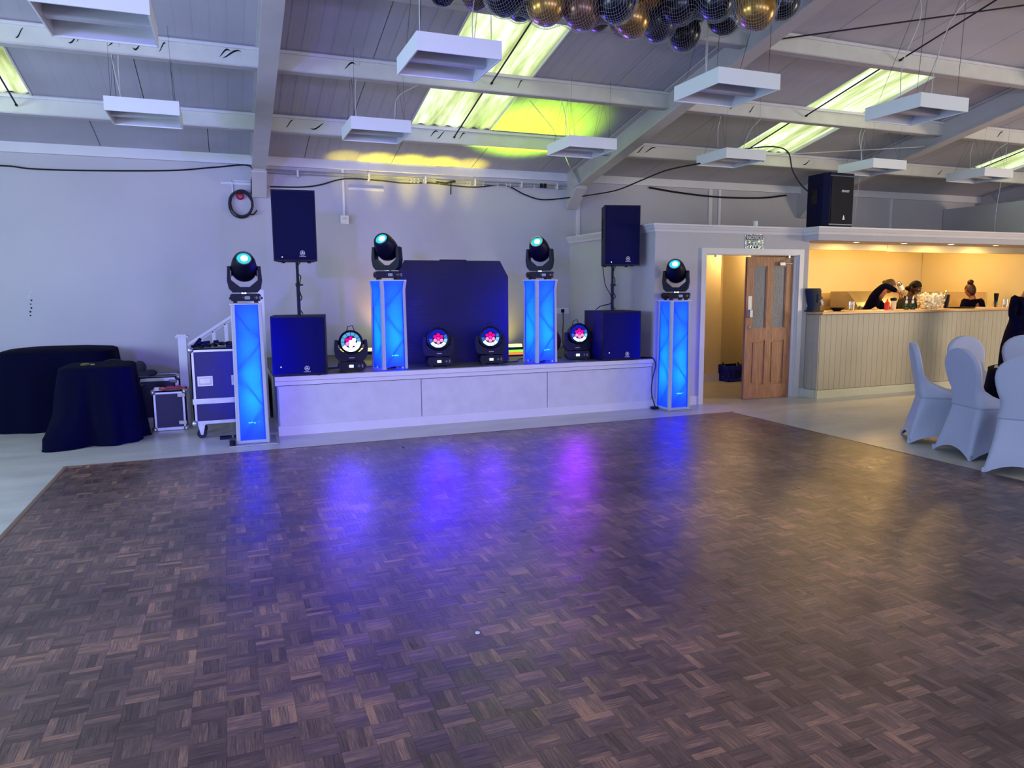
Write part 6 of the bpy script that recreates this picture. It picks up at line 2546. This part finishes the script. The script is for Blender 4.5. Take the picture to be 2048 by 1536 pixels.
MB().lathe([(0, -.055), (.014, -.055), (.014, -.02), (.0, -.02)], 12, A).build('cap', M['black'], t)

f2 = figure('barmaid in dark shirt with low black bun looking down behind the green bottles', (10.72, 9.0, 0),
            dict(pelvis=(10.70, 9.08, .92), chest=(10.71, 9.0, 1.24), neck=(10.72, 8.96, 1.405), head=(10.755, 8.89, 1.545), rs=(10.55, 8.95, 1.335), re=(10.46, 8.86, 1.09), rw=(10.62, 8.66, 1.08), ls=(10.87, 9.0, 1.335), le=(10.95, 8.88, 1.09), lw=(10.86, 8.66, 1.10), lh=(10.79, 9.08, .87), lk=(10.80, 9.03, .47), la=(10.80, 9.09, .09), rh=(10.61, 9.08, .87), rk=(10.60, 9.03, .47), ra=(10.60, 9.09, .09), toe=(.03, -.14, -.04)),
            M['skin_dark'], M['shirt'], hair_back(M['hair_black'], ((-.01, .105, -.055), .042), extra=(((-.055, .0, .05), .05, (.8, 1.2, 1.1)), ((.055, .0, .05), .05, (.8, 1.2, 1.1)))), math.radians(12), math.radians(24),
            [(1, (10.62, 8.66, 1.08), (.6, -.5, .0), (0, 0, -1), .7), (-1, (10.86, 8.66, 1.10), (-.6, -.5, .0), (0, 0, -1), .7)])

f3 = figure('barmaid in black seen from behind with auburn hair in a high bun', (12.28, 9.05, 0),
            dict(pelvis=(12.30, 9.05, .90), chest=(12.30, 9.0, 1.20), neck=(12.28, 8.98, 1.365), head=(12.255, 9.02, 1.495), rs=(12.48, 8.98, 1.30), re=(12.55, 8.95, 1.06), rw=(12.42, 9.18, 1.04), ls=(12.12, 9.0, 1.30), le=(12.05, 9.0, 1.08), lw=(12.12, 9.22, 1.05), lh=(12.21, 9.06, .86), lk=(12.20, 9.08, .46), la=(12.20, 9.04, .09), rh=(12.39, 9.06, .86), rk=(12.40, 9.08, .46), ra=(12.40, 9.04, .09), toe=(-.03, .14, -.04)),
            M['skin_light'], M['black_cloth'], hair_back(M['hair_red'], ((.01, .05, .135), .05)), math.radians(158), math.radians(16),
            [(1, (12.42, 9.18, 1.04), (-.4, .7, .0), (0, 0, -1), .6), (-1, (12.12, 9.22, 1.05), (.4, .7, .0), (0, 0, -1), .6)])

f4 = figure('fair haired woman in a black dress standing before the bar at the right edge', (10.60, 7.0, 0),
            dict(pelvis=(10.56, 7.0, .92), chest=(10.62, 7.0, 1.25), neck=(10.66, 7.0, 1.44), head=(10.70, 6.97, 1.585), rs=(10.80, 6.98, 1.38), re=(10.86, 6.95, 1.12), rw=(10.80, 6.80, .96), ls=(10.47, 7.02, 1.38), le=(10.43, 7.02, 1.12), lw=(10.55, 6.84, 1.02), lh=(10.47, 7.0, .87), lk=(10.47, 6.97, .47), la=(10.47, 7.02, .09), rh=(10.65, 7.0, .87), rk=(10.66, 6.97, .47), ra=(10.66, 7.02, .09), toe=(.08, .11, -.04)),
            M['skin_light'], M['black_cloth'], hair_back(M['hair_blond'], None, extra=(((0, .055, -.05), .07, (1.1, .8, 1.6)),)), math.radians(140), math.radians(8),
            [(1, (10.80, 6.80, .96), (0, -.3, -.8), (-.6, 0, 0), .4), (-1, (10.55, 6.84, 1.02), (.4, -.5, -.4), (0, 0, -1), .4)], skirt=True)
